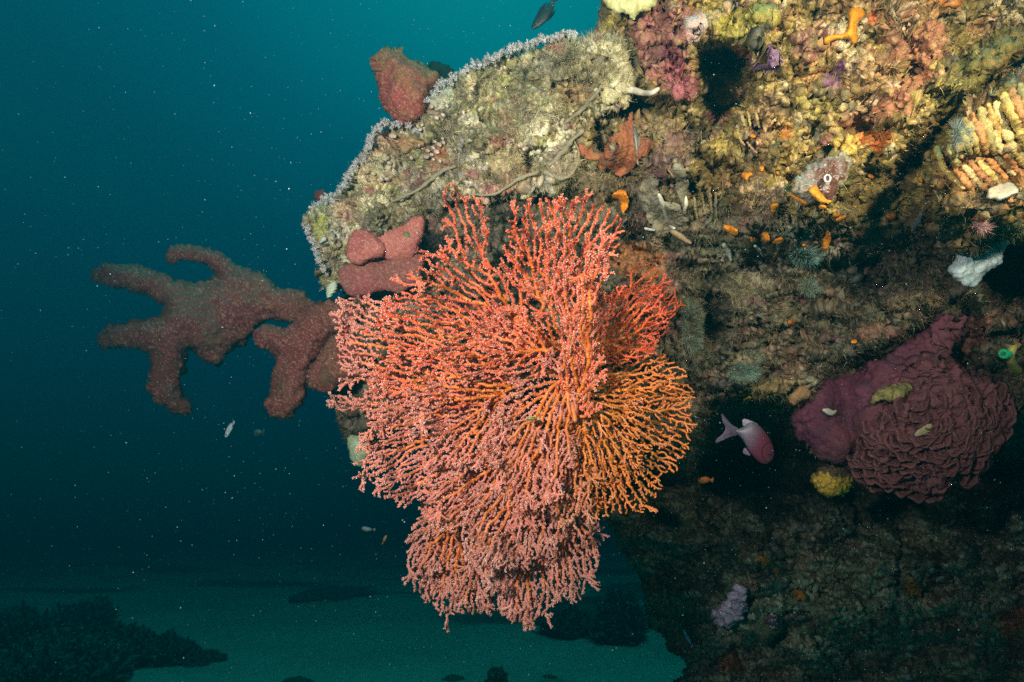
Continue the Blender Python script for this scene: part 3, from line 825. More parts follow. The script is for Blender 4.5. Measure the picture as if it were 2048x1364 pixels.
        tt_ = [x + o_ * .0017 for x in pts]; Vp = np.stack(pts + tt_, 1).reshape(-1, 3); z = off + np.arange(k)[:, None] * 6
        Fq += [np.concatenate([z + a_, z + b2, z + b2 + 3, z + a_ + 3], 1) for a_, b2 in ((0, 1), (1, 2), (2, 0))]; Ft += [np.concatenate([z + 3, z + 4, z + 5], 1)]
        pc = np.array(polyp)[None] * (.65 + .6 * rng.random((k, 1))); lo_ = pc * .6 + cc_[s_] * .4; Cc.append(np.stack([lo_, lo_, lo_, pc, pc, pc], 1).reshape(-1, 3)); Vs.append(Vp)
    o = mesh_obj('branch_fan', np.concatenate(Vs), Fq + Ft, np.concatenate(Cc), M_CORAL, FANROOT, False)
    me = o.data; sm = np.zeros(len(me.polygons), bool); sm[:len(qd)] = True; me.polygons.foreach_set('use_smooth', sm)
    if label: o['label'] = label
    return len(N)


FANROOT = empty('sea_fan', tuple(P1(1150, 740, 1.34)), 'large coral pink and orange sea fan with many branching lobes below the ledge', 'sea fan')
OR = (.76, .20, .03); ORT = (.78, .25, .035); CO = (.74, .13, .05); RD = (.66, .09, .03); PK = (.64, .18, .12); DP = (.56, .20, .15)
PO = (.74, .34, .22); PP = (.78, .43, .35); PR = (.70, .24, .15)
FANS = [
    ((1165, 790), [(1165, 735), (1240, 735), (1330, 745), (1395, 808), (1390, 860), (1368, 905), (1335, 955), (1290, 1005), (1250, 1022), (1205, 1045), (1150, 1010), (1110, 940), (1105, 850), (1130, 780)], 1.13, .01, -.01, -.05, 8.2, 2.15, OR, ORT, PO, .55, 'bright orange fan with open branches at the right'),
    ((1160, 755), [(1180, 700), (1260, 690), (1320, 700), (1355, 740), (1397, 800), (1340, 830), (1280, 800), (1220, 790), (1175, 770)], 1.17, .01, 0, -.05, 9.4, 2.06, OR, ORT, PO, .5, None),
    ((1175, 710), [(1185, 640), (1230, 590), (1290, 565), (1350, 560), (1350, 640), (1315, 690), (1270, 725), (1200, 730)], 1.22, .02, 0, -.04, 7.8, 1.89, RD, OR, PR, .3, 'deep red orange fan at the upper right'),
    ((1230, 600), [(1235, 560), (1290, 520), (1345, 540), (1352, 590), (1280, 625)], 1.27, 0, 0, -.04, 11.7, 1.63, RD, OR, PR, .2, None),
    ((1130, 620), [(1005, 480), (1040, 400), (1065, 392), (1110, 388), (1190, 398), (1258, 438), (1235, 500), (1185, 560), (1135, 610), (1060, 600), (1010, 540)], 1.17, .0, .02, -.09, 13.3, 2.84, CO, OR, PP, 1.0, 'coarse coral red fan spreading upward'),
    ((1075, 640), [(1000, 560), (1010, 470), (1100, 430), (1170, 480), (1170, 560), (1120, 640)], 1.12, .0, .02, -.05, 10.9, 2.58, CO, OR, PP, 1.0, None),
    ((1010, 590), [(884, 366), (908, 358), (960, 405), (985, 480), (1000, 540), (1010, 600), (960, 580), (915, 530), (895, 450)], 1.22, .0, .0, -.10, 12.5, 2.75, CO, CO, PP, 1.4, 'tall straight spray of branches at the upper left'),
    ((1065, 655), [(1060, 560), (980, 520), (905, 490), (868, 500), (820, 555), (800, 590), (850, 640), (930, 680), (1050, 690)], 1.15, .0, 0, -.07, 10.9, 2.67, CO, OR, PP, 1.0, None),
    ((1050, 705), [(1050, 640), (900, 590), (790, 580), (740, 640), (770, 700), (850, 740), (960, 760), (1040, 730)], 1.10, .0, 0, -.05, 9.4, 2.41, RD, OR, PP, 1.1, None),
    ((1030, 765), [(1020, 720), (900, 690), (790, 615), (705, 580), (680, 640), (676, 700), (690, 765), (722, 835), (780, 860), (900, 850), (1010, 810)], 1.18, .0, 0, -.07, 7.4, 2.32, PK, OR, PP, 1.3, 'dusty pink fan reaching out to the left'),
    ((1040, 770), [(1030, 730), (900, 720), (800, 700), (740, 740), (760, 800), (900, 820), (1020, 810)], 1.10, .0, 0, -.03, 8.6, 2.32, CO, OR, PP, 1.2, None),
    ((1045, 810), [(1030, 780), (900, 780), (760, 800), (722, 860), (728, 930), (745, 985), (800, 1015), (850, 1010), (920, 1000), (1000, 930), (1040, 860)], 1.14, .0, 0, -.07, 7.4, 2.24, PK, OR, PP, 1.3, None),
    ((1050, 870), [(1040, 870), (960, 900), (860, 990), (815, 1090), (830, 1160), (880, 1200), (930, 1220), (978, 1215), (1010, 1100), (1060, 950)], 1.20, .0, 0, -.06, 7.0, 2.24, DP, OR, PP, 1.4, 'dusty pink fan hanging at the bottom'),
    ((1080, 890), [(1065, 880), (1010, 1000), (985, 1130), (1000, 1210), (1030, 1243), (1080, 1215), (1105, 1140), (1120, 1000), (1110, 900)], 1.17, .0, 0, -.07, 7.0, 2.24, DP, OR, PP, 1.4, None),
    ((1110, 890), [(1100, 880), (1090, 1050), (1100, 1195), (1165, 1165), (1188, 1060), (1200, 1000), (1170, 920)], 1.19, .0, 0, -.05, 7.0, 2.24, DP, OR, PP, 1.4, None),
    ((1060, 850), [(1040, 850), (940, 900), (850, 960), (845, 1040), (900, 1060), (1000, 1060), (1080, 1050), (1110, 960), (1100, 870)], 1.12, .0, 0, -.06, 7.8, 2.24, PK, OR, PP, 1.3, None),
    ((1150, 840), [(1125, 850), (1105, 760), (1135, 660), (1160, 560), (1190, 492), (1222, 520), (1205, 600), (1180, 680), (1215, 740), (1200, 830)], 1.07, .0, .03, -.05, 7.4, 2.49, CO, OR, PP, 1.6, 'pale pink fan seen edge on down the middle'),
    ((1125, 760), [(1145, 720), (1070, 740), (1000, 790), (965, 880), (970, 950), (1020, 1010), (1090, 1030), (1135, 960), (1160, 850)], 1.06, .0, 0, -.05, 7.8, 2.41, PK, OR, PP, 1.4, None),
    ((1140, 790), [(1130, 790), (1090, 860), (1080, 960), (1110, 1030), (1170, 1040), (1200, 960), (1190, 860)], 1.08, .0, 0, -.04, 7.8, 2.24, (.64, .2, .1), ORT, PO, .9, None),
    ((1150, 740), [(1050, 560), (1120, 520), (1190, 540), (1215, 640), (1195, 740), (1120, 750), (1060, 720), (1035, 650)], 1.09, .0, .02, -.04, 8.5, 2.4, CO, OR, PP, 1.3, 'coral fan filling the middle above the stem'),
    ((1190, 690), [(1190, 620), (1225, 570), (1280, 560), (1330, 580), (1345, 640), (1310, 700), (1250, 730), (1190, 720)], 1.15, .0, 0, -.05, 8.5, 2.1, RD, OR, PR, .5, None),
    ((1100, 700), [(1060, 620), (980, 610), (940, 650), (960, 720), (1040, 760), (1110, 740)], 1.06, .0, 0, -.04, 9.5, 2.5, CO, OR, PP, 1.3, None),
    ((1010, 790), [(1000, 740), (900, 740), (820, 780), (800, 860), (860, 930), (960, 940), (1020, 870)], 1.11, .0, 0, -.06, 8, 2.3, PK, OR, PP, 1.4, None),
    ((1100, 860), [(1060, 870), (960, 980), (900, 1080), (930, 1130), (1010, 1140), (1090, 1100), (1150, 1090), (1150, 960), (1120, 880)], 1.10, .0, 0, -.06, 8, 2.3, DP, OR, PP, 1.4, None),
    ((1160, 790), [(1160, 790), (1150, 900), (1190, 1000), (1240, 990), (1290, 930), (1320, 870), (1290, 800), (1220, 770)], 1.09, .01, 0, -.05, 10, 2.1, OR, ORT, PO, .5, None),
    ((970, 990), [(930, 980), (850, 1030), (810, 1088), (820, 1165), (870, 1212), (930, 1232), (982, 1226), (1000, 1120), (990, 1020)], 1.16, .0, 0, -.05, 8, 2.3, DP, OR, PP, 1.4, None),
    ((1060, 1000), [(1040, 1000), (990, 1120), (985, 1205), (1030, 1254), (1088, 1228), (1112, 1130), (1100, 1020)], 1.14, .0, 0, -.05, 8, 2.3, DP, OR, PP, 1.4, None),
    ((1120, 1000), [(1100, 1000), (1088, 1120), (1108, 1212), (1170, 1178), (1194, 1080), (1204, 1000)], 1.16, .0, 0, -.05, 8, 2.3, DP, OR, PP, 1.4, None),
    ((745, 815), [(658, 797), (700, 786), (742, 800), (747, 822), (700, 824), (660, 808)], 1.16, 0, 0, 0, 7.8, 2.06, PK, PK, PP, 1.3, None),
    ((1080, 720), [(1080, 650), (1000, 640), (890, 650), (870, 700), (910, 750), (1000, 765), (1070, 750)], 1.07, .0, 0, -.05, 10.1, 2.58, CO, OR, PP, 1.2, None),
]
tot = 0
for k, (rt, pl, D0, gx_, gy_, cv, sp, tipr, thin, thick, pol, pn, lab) in enumerate(FANS):
    tot += build_fan(rt, pl, D0, gx_, gy_, cv * 1.35, sp * .9, tipr * .84, thin, thick, pol, pn, 900 + 13 * k, label=lab)
print('fan nodes', tot)
# stems that join the fans to the rock
ST = [((1150, 745, 1.42), (1155, 760, 1.28), (1165, 790, 1.13)), ((1150, 745, 1.30), (1120, 700, 1.2), (1130, 620, 1.17)), ((1150, 745, 1.30), (1090, 745, 1.16), (1045, 765, 1.14)),
      ((1155, 755, 1.28), (1100, 810, 1.14), (1055, 860, 1.16)), ((1165, 790, 1.13), (1150, 840, 1.1), (1110, 890, 1.15)), ((1155, 750, 1.28), (1165, 725, 1.2), (1178, 708, 1.2)),
      ((1130, 700, 1.2), (1080, 670, 1.15), (1010, 590, 1.2)), ((1150, 760, 1.25), (1140, 780, 1.1), (1150, 840, 1.05)), ((1120, 700, 1.2), (1090, 690, 1.15), (1060, 690, 1.1))]
for k, pts in enumerate(ST):
    tube('stem', [P1(*p) for p in pts], [.009, .0065, .005], M_CORAL, (.66, .21, .06), FANROOT, seed=k)

# ------------------------------------------------------------------ seabed


def seabed():
    xs = np.concatenate([np.linspace(-45, -14, 50), np.linspace(-13.8, 14, 240), np.linspace(14.5, 45, 50)])
    ys = np.concatenate([np.linspace(-3, 4, 16), np.linspace(4.1, 26, 260), np.linspace(26.5, 60, 60)])
    X, Y = np.meshgrid(xs, ys); q = np.stack([X.ravel(), Y.ravel(), 0 * X.ravel()], 1)
    Z = .12 * fbm(q, 5, 3, 5) + .035 * fbm(q, .7, 3, 6)
    rb = sstep(.12, .42, fbm(q * np.array([.45, 1, 1]), 1.6, 4, 8)); Z = Z + .05 * rb * np.abs(fbm(q, .25, 2, 9))
    V = q.copy(); V[:, 2] = Z
    C = np.array([.34, .36, .27])[None] * (1 + .18 * fbm(q, 1.2, 3, 11))[:, None]
    C = C * (1 - .72 * rb[:, None])
    i = np.arange(len(V)).reshape(X.shape)
    f = np.stack([i[:-1, :-1], i[:-1, 1:], i[1:, 1:], i[1:, :-1]], 2).reshape(-1, 4)
    o = mesh_obj('seabed', V, [f], C, M_SAND); tag(o, 'pale sandy seabed fading into the water', 'seabed', kind='structure')


seabed()


def ground_point(px, py):
    d = P1(px, py, 1.0) - CAM; t = -CAM[2] / d[2]; return CAM + d * t


def bush_coral(px, py, hgt, wid, label, seed, n=2600, group=None, dark=1.0):
    """a bushy coral on the sand: stubby forked branches over a low mound"""
    g = ground_point(px, py); r = np.random.default_rng(seed)
    t = empty('bush_coral', tuple(g), label, 'bush coral', group)
    m = 26; th = np.linspace(0, 2 * math.pi, m, endpoint=False); ph = np.linspace(0, math.pi / 2, 9)
    TH, PH = np.meshgrid(th, ph); q = np.stack([np.cos(TH).ravel() * np.cos(PH).ravel(), np.sin(TH).ravel() * np.cos(PH).ravel(), np.sin(PH).ravel()], 1)
    k = .70 * (1 + .55 * fbm(q + seed, .5, 3, seed))[:, None]; V = q * k * np.array([wid / 2, wid / 2, hgt]) + g
    i = np.arange(len(V)).reshape(9, m); j = np.roll(i, -1, 1); f = np.stack([i[:-1], j[:-1], j[1:], i[1:]], 2).reshape(-1, 4)
    c0 = np.array([.13, .13, .09]) * dark
    mesh_obj('mound', V, [f], np.tile(c0 * .6, (len(V), 1)), M_SPONGE, t)
    u = r.normal(size=(n, 3)); u[:, 2] = np.abs(u[:, 2]); u /= np.linalg.norm(u, axis=1, keepdims=True)
    k = .66 * (1 + .55 * fbm(u + seed, .5, 3, seed))[:, None]
    B = u * k * np.array([wid / 2, wid / 2, hgt]) + g; d = u + r.normal(size=(n, 3)) * .45 + [0, 0, .3]; d /= np.linalg.norm(d, axis=1, keepdims=True)
    ln = hgt * (.07 + .17 * r.random(n)); T_ = B + d * ln[:, None]
    A, Bb, ra, rb = [B], [T_], [np.full(n, .020)], [np.full(n, .016)]
    for z in range(3):
        d2 = d + r.normal(size=(n, 3)) * .6; d2 /= np.linalg.norm(d2, axis=1, keepdims=True)
        s0 = B + (T_ - B) * r.uniform(.35, 1, (n, 1)); A.append(s0); Bb.append(s0 + d2 * (ln * .5)[:, None]); ra.append(np.full(n, .018)); rb.append(np.full(n, .013))
    V, qd = segs(np.concatenate(A), np.concatenate(Bb), np.concatenate(ra), np.concatenate(rb), 4)
    mesh_obj('branches', V, [qd], np.tile(c0, (len(V), 1)) * (.6 + .8 * np.repeat(r.random((len(V) // 8, 1)), 8, 0)), M_SPONGE, t, False)


G1 = 'dark bush corals on the sand'
for k, a in enumerate([(20, 1345, .72, 1.7, 'dark bushy coral cut by the lower left corner of the photo'), (150, 1300, .62, 1.4, 'tall dark bushy coral second from the left on the sand'),
                       (225, 1335, .52, 1.3, 'dark bushy coral in front of the tall one on the sand'), (325, 1325, .34, .9, 'small bushy coral at the right end of the dark thicket'),
                       (100, 1400, .60, 1.6, 'low dark bushy coral nearest to the bottom edge at the left'), (400, 1322, .14, .75, 'flat low coral clump just right of the dark thicket')]):
    bush_coral(*a, seed=50 + k, group=G1, n=1500 if k < 5 else 500)
for k, a in enumerate([(995, 1372, .20, .22, 'small lone dark coral standing on the bright sand'), (1140, 1262, .35, 1.3, 'faint coral bush on the sand under the sea fan'),
                       (1240, 1275, .7, .9, 'faint tall coral bush beside the dark lower reef'), (660, 1190, .10, 2.4, 'faint low wide coral patch far out on the sand'),
                       (590, 1372, .07, .5, 'tiny coral clump at the bottom edge left of centre'), (905, 1362, .05, .3, 'tiny dark coral nub left of the lone coral'), (1100, 1362, .06, .22, 'tiny dark coral nub right of the lone coral')]):
    bush_coral(*a, seed=80 + k, n=500, group='scattered corals on the sand')

# ------------------------------------------------------------------ sponges


def lumpy(sz=.02, am=.004, fine=.0012, seed=0, pits=0.0, bumps=.0):
    def f(V, N, X, Y, d):
        r = am * fbm(V, sz, 3, seed) + fine * fbm(V, .005, 2, seed + 3)
        if bumps:
            f1, _, c = worley(V, .014, seed + 4); r = r + bumps * np.clip(.55 - f1, 0, 1) * 2 * c
        if pits:
            f1, _, c = worley(V, .035, seed + 6); r = r - pits * (f1 < .10) * (c > .4)
        return r
    return f


def two_tone(c1, c2, sz=.03, seed=0, speck=None, amt=.35, updir=None):
    def f(V, N, X, Y, d, ex):
        k = sstep(-.3, .35, fbm(V, sz, 3, seed))
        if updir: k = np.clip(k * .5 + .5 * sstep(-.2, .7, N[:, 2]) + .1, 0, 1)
        C = np.array(c1) * (1 - k[:, None]) + np.array(c2) * k[:, None]
        C = C * (1 + amt * fbm(V, .004, 2, seed + 4))[:, None]
        if speck:
            m = fbm(V, .0020, 1, seed + 7) > .5; C = np.where(m[:, None], np.array(speck), C)
        return C
    return f


def thing_relief(name, label, cat, poly, s, D, group=None, **kw):
    o, dt = relief(name, poly, s, D, **kw); tag(o, label, cat, group); return o, dt


# the rope sponge reaching out to the left
RA = [(330, 511), (340, 498), (357, 490), (397, 490), (430, 499), (456, 516), (476, 531), (496, 537), (529, 546), (542, 559), (552, 572), (582, 577), (615, 590), (650, 608), (655, 635), (615, 640), (585, 650), (555, 640), (525, 640), (514, 651),
      (499, 674), (489, 691), (463, 694), (453, 711), (443, 727), (423, 731), (403, 722), (387, 704), (377, 704), (372, 724), (370, 747), (361, 767), (370, 790), (387, 813), (387, 827), (374, 834), (351, 828), (331, 810), (308, 796),
      (295, 777), (298, 753), (306, 730), (301, 711), (285, 701), (258, 696), (232, 699), (209, 697), (192, 686), (196, 674), (215, 654), (232, 645), (265, 641), (298, 641), (318, 628), (328, 618), (321, 605), (295, 592),
      (265, 582), (245, 572), (212, 569), (192, 562), (183, 544), (196, 532), (222, 526), (255, 529), (298, 539), (331, 549), (351, 562), (390, 564), (425, 560), (436, 549), (423, 536), (397, 526), (370, 523), (344, 527), (333, 522)]
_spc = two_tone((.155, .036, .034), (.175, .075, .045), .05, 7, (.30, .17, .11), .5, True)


def SPC(V, N, X, Y, d, ex):
    C = _spc(V, N, X, Y, d, ex); f1, _, c = worley(V, .085, 88)
    C = C * (1 - .85 * sstep(.085, .06, f1) * (c > .35))[:, None]
    g = sstep(.1, .45, fbm(V, .05, 3, 89))[:, None]; return C * (1 - .5 * g) + np.array([.10, .08, .045]) * .5 * g


def ropey(seed):
    def f(V, N, X, Y, d):
        f1, _, c = worley(V, .011, seed); g1, _, c2 = worley(V, .027, seed + 2); o1, _, oc = worley(V, .085, 88)
        return .010 * fbm(V, .04, 3, seed + 5) + .0035 * fbm(V, .007, 2, seed + 6) + .004 * np.clip(.6 - f1, 0, 1) * c + .011 * np.clip(.6 - g1, 0, 1) * (c2 > .55) - .014 * sstep(.10, .05, o1) * (oc > .35)
    return f


thing_relief('rope_sponge', 'large brown red branching sponge reaching out into open water at the left', 'sponge', RA, 2.2, lambda X, Y: 1.62 - .10 * (650 - X) / 450 + .03 * np.sin(X / 60), T=.75, warp=((26, 4), (10, 3), (5, 1.2)), smooth=2,
             disp=ropey(5), color=SPC, mat=M_SPONGE, reg=False)
RB = [(625, 608), (661, 600), (700, 600), (740, 620), (700, 655), (662, 674), (638, 707), (618, 747), (611, 796), (597, 826), (572, 839), (535, 829), (526, 806), (540, 790), (540, 763), (550, 730), (557, 707), (542, 696),
      (512, 692), (501, 676), (505, 656), (526, 650), (555, 654), (575, 648), (601, 628)]
thing_relief('rope_sponge', 'upright brown red sponge column with a short blunt arm at its left', 'sponge', RB, 2.2, 1.50, T=.8, warp=((26, 4), (10, 3), (5, 1.2)), disp=ropey(15), color=SPC)
thing_relief('rope_sponge', 'brown red sponge lobe tucked between the sponge column and the sea fan', 'sponge', [(658, 674), (690, 660), (730, 690), (735, 750), (690, 775), (654, 782), (621, 777), (609, 757), (625, 720)], 2.2, 1.44, T=.8,
             warp=((26, 2), (9, 2)), disp=ropey(25), color=SPC)
RC = [(737, 118), (748, 103), (768, 94), (787, 92), (800, 89), (813, 98), (829, 112), (845, 126), (856, 141), (864, 150), (872, 150), (874, 156), (868, 168), (859, 180), (860, 200), (862, 218), (855, 232), (845, 245), (829, 258),
      (813, 255), (797, 246), (784, 236), (771, 229), (761, 215), (756, 199), (753, 180), (752, 163), (743, 145)]
thing_relief('barrel_sponge', 'chunky red brown sponge standing on the upper rim of the ledge', 'sponge', RC, 1.8, 1.36, T=.9, warp=((26, 2), (9, 1.2)), disp=lambda V, N, X, Y, d: .020 * fbm(V, .06, 3, 33) - .022 * sstep(.12, .0, np.abs(fbm(V, .09, 2, 36))) + .002 * fbm(V, .005, 2, 35),
             color=two_tone((.30, .060, .055), (.27, .15, .06), .05, 12, (.42, .22, .13), .5, True))
thing_relief('dark_sponge', 'dark green sponge behind the red sponge on the ledge', 'sponge', [(848, 140), (862, 124), (885, 124), (905, 134), (915, 150), (905, 175), (860, 175)], 2, 1.75, T=1, disp=lumpy(.03, .01, .002, 43), color=(.02, .05, .03))
thing_relief('round_sponge', 'little dark red sponge knob peeking over the left rim of the ledge', 'sponge', circ(642, 392, 14, 12), 2, 1.46, T=1, disp=lumpy(.02, .002, .001, 44), color=(.14, .04, .04))

# pink sponge under the ledge, four lobes
pk = empty('pink_sponge', tuple(P1(765, 520, 1.36)), 'smooth salmon pink lobed sponge under the left end of the ledge', 'sponge')
def holed(fn, sz, seed):
    def f(V, N, X, Y, d, ex):
        C = fn(V, N, X, Y, d, ex); f1, _, c = worley(V, sz, seed); return C * (1 - .8 * sstep(.11, .07, f1) * (c > .5))[:, None]
    return f


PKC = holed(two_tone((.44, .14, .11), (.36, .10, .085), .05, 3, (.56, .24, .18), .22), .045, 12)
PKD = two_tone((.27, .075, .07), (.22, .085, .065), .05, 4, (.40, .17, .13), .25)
for k, (pl, D, T_, c) in enumerate([([(688, 489), (703, 466), (722, 456), (742, 462), (760, 476), (774, 494), (766, 512), (742, 522), (714, 527), (694, 520)], 1.335, .7, PKC),
                                   ([(735, 470), (785, 458), (811, 446), (829, 430), (850, 436), (848, 465), (842, 486), (834, 512), (802, 524), (770, 518), (745, 498)], 1.35, .6, PKC),
                                   ([(682, 528), (709, 516), (750, 520), (792, 540), (785, 574), (745, 586), (709, 598), (682, 576), (676, 552)], 1.365, .5, PKD),
                                   ([(765, 512), (829, 500), (850, 515), (848, 548), (824, 584), (776, 588), (758, 560)], 1.36, .5, PKD),
                                   ([(695, 490), (760, 480), (840, 470), (845, 540), (780, 590), (690, 580)], 1.40, .5, PKD)]):
    relief('lobe', pl, 1.8, D, T=T_ * .8, warp=((20, 4), (9, 2)), disp=lumpy(.03, .006, .0014, 51 + k, .005), color=c, mat=M_SPONGE, parent=pk)

# purple sponge at the right
pp = empty('purple_sponge', tuple(P1(1820, 800, 1.62)), 'big violet sponge with a smooth neck and a ruffled lower half at the right', 'sponge')
VIO = two_tone((.13, .045, .072), (.085, .032, .05), .08, 5, None, .18)
def frill(V, N, X, Y, d):
    Q = V + .010 * np.stack([fbm(V, .03, 2, 205 + k) for k in range(3)], 1); Q = Q * np.array([1, .6, 1.15])
    f1, f2, c = worley(Q, .030, 210); g1, g2, _ = worley(Q, .015, 212)
    k = sstep(1690, 1800, X + .45 * (Y - 860)) * sstep(2, 18, d)
    edge = np.clip(1 - (f2 - f1) * 3.0, 0, 1)
    return k * (.018 * edge - .010 * (1 - f1) + .014 * (c - .5) + .004 * np.clip(1 - (g2 - g1) * 3, 0, 1)) + .002 * fbm(V, .01, 2, 214) + .014 * fbm(V, .09, 2, 215)


def vio(V, N, X, Y, d, ex):
    k = sstep(1690, 1830, X + .9 * (Y - 800) + 30 * fbm(V, .05, 3, 7))[:, None]
    C = np.array([.125, .036, .066]) * (1 - k) + np.array([.165, .066, .075]) * k
    m = sstep(.0, .4, fbm(V, .06, 3, 8))[:, None]; C = C * (1 - .45 * m * (1 - k)) + np.array([.05, .03, .045]) * .45 * m * (1 - k)
    return C * (1 + .3 * fbm(V, .005, 2, 9))[:, None] * (1 + .2 * fbm(V, .03, 2, 10))[:, None]


def vdep(X, Y):
    q = np.stack([X.ravel(), Y.ravel(), 0 * X.ravel()], 1) * .00125
    g = np.exp(-((X - 1850) / 120) ** 2 - ((Y - 870) / 90) ** 2)
    return 1.50 - .06 * g + .035 * fbm(q, .12, 3, 401).reshape(X.shape) + .05 * np.exp(-((X - 1700 - .2 * (Y - 850)) / 26) ** 2) - .06 * sstep(760, 660, Y)


relief('body', [(1962, 616), (1935, 604), (1904, 604), (1879, 624), (1846, 666), (1780, 696), (1718, 738), (1676, 755), (1635, 763), (1608, 795), (1587, 819), (1585, 855), (1612, 892), (1650, 915), (1680, 935), (1738, 962), (1796, 982), (1850, 990), (1904, 970),
                (1948, 957), (1980, 916), (2006, 875), (2030, 833), (2045, 790), (2040, 750), (1990, 735), (1935, 735), (1905, 705), (1935, 660)], 2.0, vdep, 'edge', R=48, rise=.07, back=.12, warp=((44, 8), (14, 4), (6, 1.5)), disp=lambda V, N, X, Y, d: frill(V, N, X, Y, d) + .009 * fbm(V, .05, 3, 402) + .0018 * fbm(V, .008, 3, 403), color=vio, mat=M_SPONGE, parent=pp)

# cups along the lower half of the ruffled body
PBODY = np.array([(1635, 763), (1612, 892), (1680, 935), (1738, 962), (1796, 982), (1850, 990), (1904, 970), (1948, 957), (1980, 916), (2006, 875), (2030, 833), (2045, 790), (2040, 750), (1900, 700), (1780, 696)], float)
fr_b = np.array([(1700 + 320 * rng.random(), 780 + 210 * rng.random()) for _ in range(900)])
dd0 = sdf(chaikin([(1740, 850), (1850, 800), (1990, 760), (2015, 831), (1995, 873), (1968, 914), (1935, 950), (1890, 970), (1850, 982), (1796, 975), (1738, 955), (1705, 930)]), fr_b[:, 0], fr_b[:, 1])
fr_b = fr_b[dd0 > -6][:150]; VS, FS, CS = [], [], []; off = 0
for (fx, fy) in fr_b:
    dep = 1.50 - .06 * math.exp(-((fx - 1850) / 120) ** 2 - ((fy - 870) / 90) ** 2) + .07 * (1 - math.sqrt(max(0, 1 - max(0, 1 - (sdf(PBODY, np.array([fx]), np.array([fy]))[0]) / 48) ** 2))) - .004
    w_ = random.uniform(13, 25); a0 = math.atan2(fy - 800, fx - 1830) + random.uniform(-.7, .7)
    nu, nv = 9, 5; uu, vv = np.meshgrid(np.linspace(-1.25, 1.25, nu), np.linspace(0, 1, nv))
    rr_ = w_ * (.25 + .75 * vv) * (1 + .12 * np.sin(uu * 5 + fx))
    ex = fx + rr_ * np.cos(a0 + uu); ey = fy + rr_ * np.sin(a0 + uu); ed = dep - (.004 + .022 * vv ** 1.5 * (1 + .2 * np.sin(uu * 4 + fy))) + .012 * (np.abs(uu) / 1.25) ** 2
    Vv = P(ex.ravel(), ey.ravel(), ed.ravel()); i = np.arange(nu * nv).reshape(nv, nu) + off
    VS.append(Vv); FS.append(np.stack([i[:-1, :-1], i[:-1, 1:], i[1:, 1:], i[1:, :-1]], 2).reshape(-1, 4)); CS.append(np.tile(np.array([.165, .066, .072]) * random.uniform(.75, 1.2), (len(Vv), 1))); off += len(Vv)
fo = mesh_obj('ruffles', np.concatenate(VS), FS, np.concatenate(CS), M_SPONGE, pp)
md = fo.modifiers.new('thick', 'SOLIDIFY'); md.thickness = .0035
fo['kind'] = 'stuff'
relief('pale_scar', circ(1660, 824, 15, 9, 20), 1.5, 1.485, T=.3, disp=None, color=(.42, .40, .34), mat=M_SMOOTH, parent=pp)
relief('pale_scar', circ(1850, 860, 20, 10, -25), 1.5, 1.425, T=.3, disp=None, color=(.40, .36, .20), mat=M_SMOOTH, parent=pp)
thing_relief('algae_clump', 'fuzzy olive clump lying on the violet sponge', 'algae clump', [(1733, 800), (1760, 775), (1790, 765), (1825, 762), (1820, 785), (1790, 805), (1750, 808)], 2, 1.46, T=.7, disp=lumpy(.012, .008, .004, 71), color=two_tone((.16, .14, .06), (.30, .26, .10), .02, 7))
thing_relief('yellow_sponge', 'knobbly yellow clump hanging under the ruffled violet sponge', 'sponge', [(1625, 950), (1640, 930), (1680, 925), (1700, 945), (1712, 965), (1690, 990), (1665, 996), (1640, 985), (1628, 970)], 1.8, 1.62, T=.8,
             disp=lambda V, N, X, Y, d: .008 * (1 - 1.6 * worley(V, .012, 9)[0]), color=lambda V, N, X, Y, d, ex: np.where((Y > 950 + 8 * vn(V / .01, 3))[:, None], np.array([[.50, .33, .05]]), np.array([[.13, .09, .05]])) * (1 + .3 * fbm(V, .006, 2, 3))[:, None])

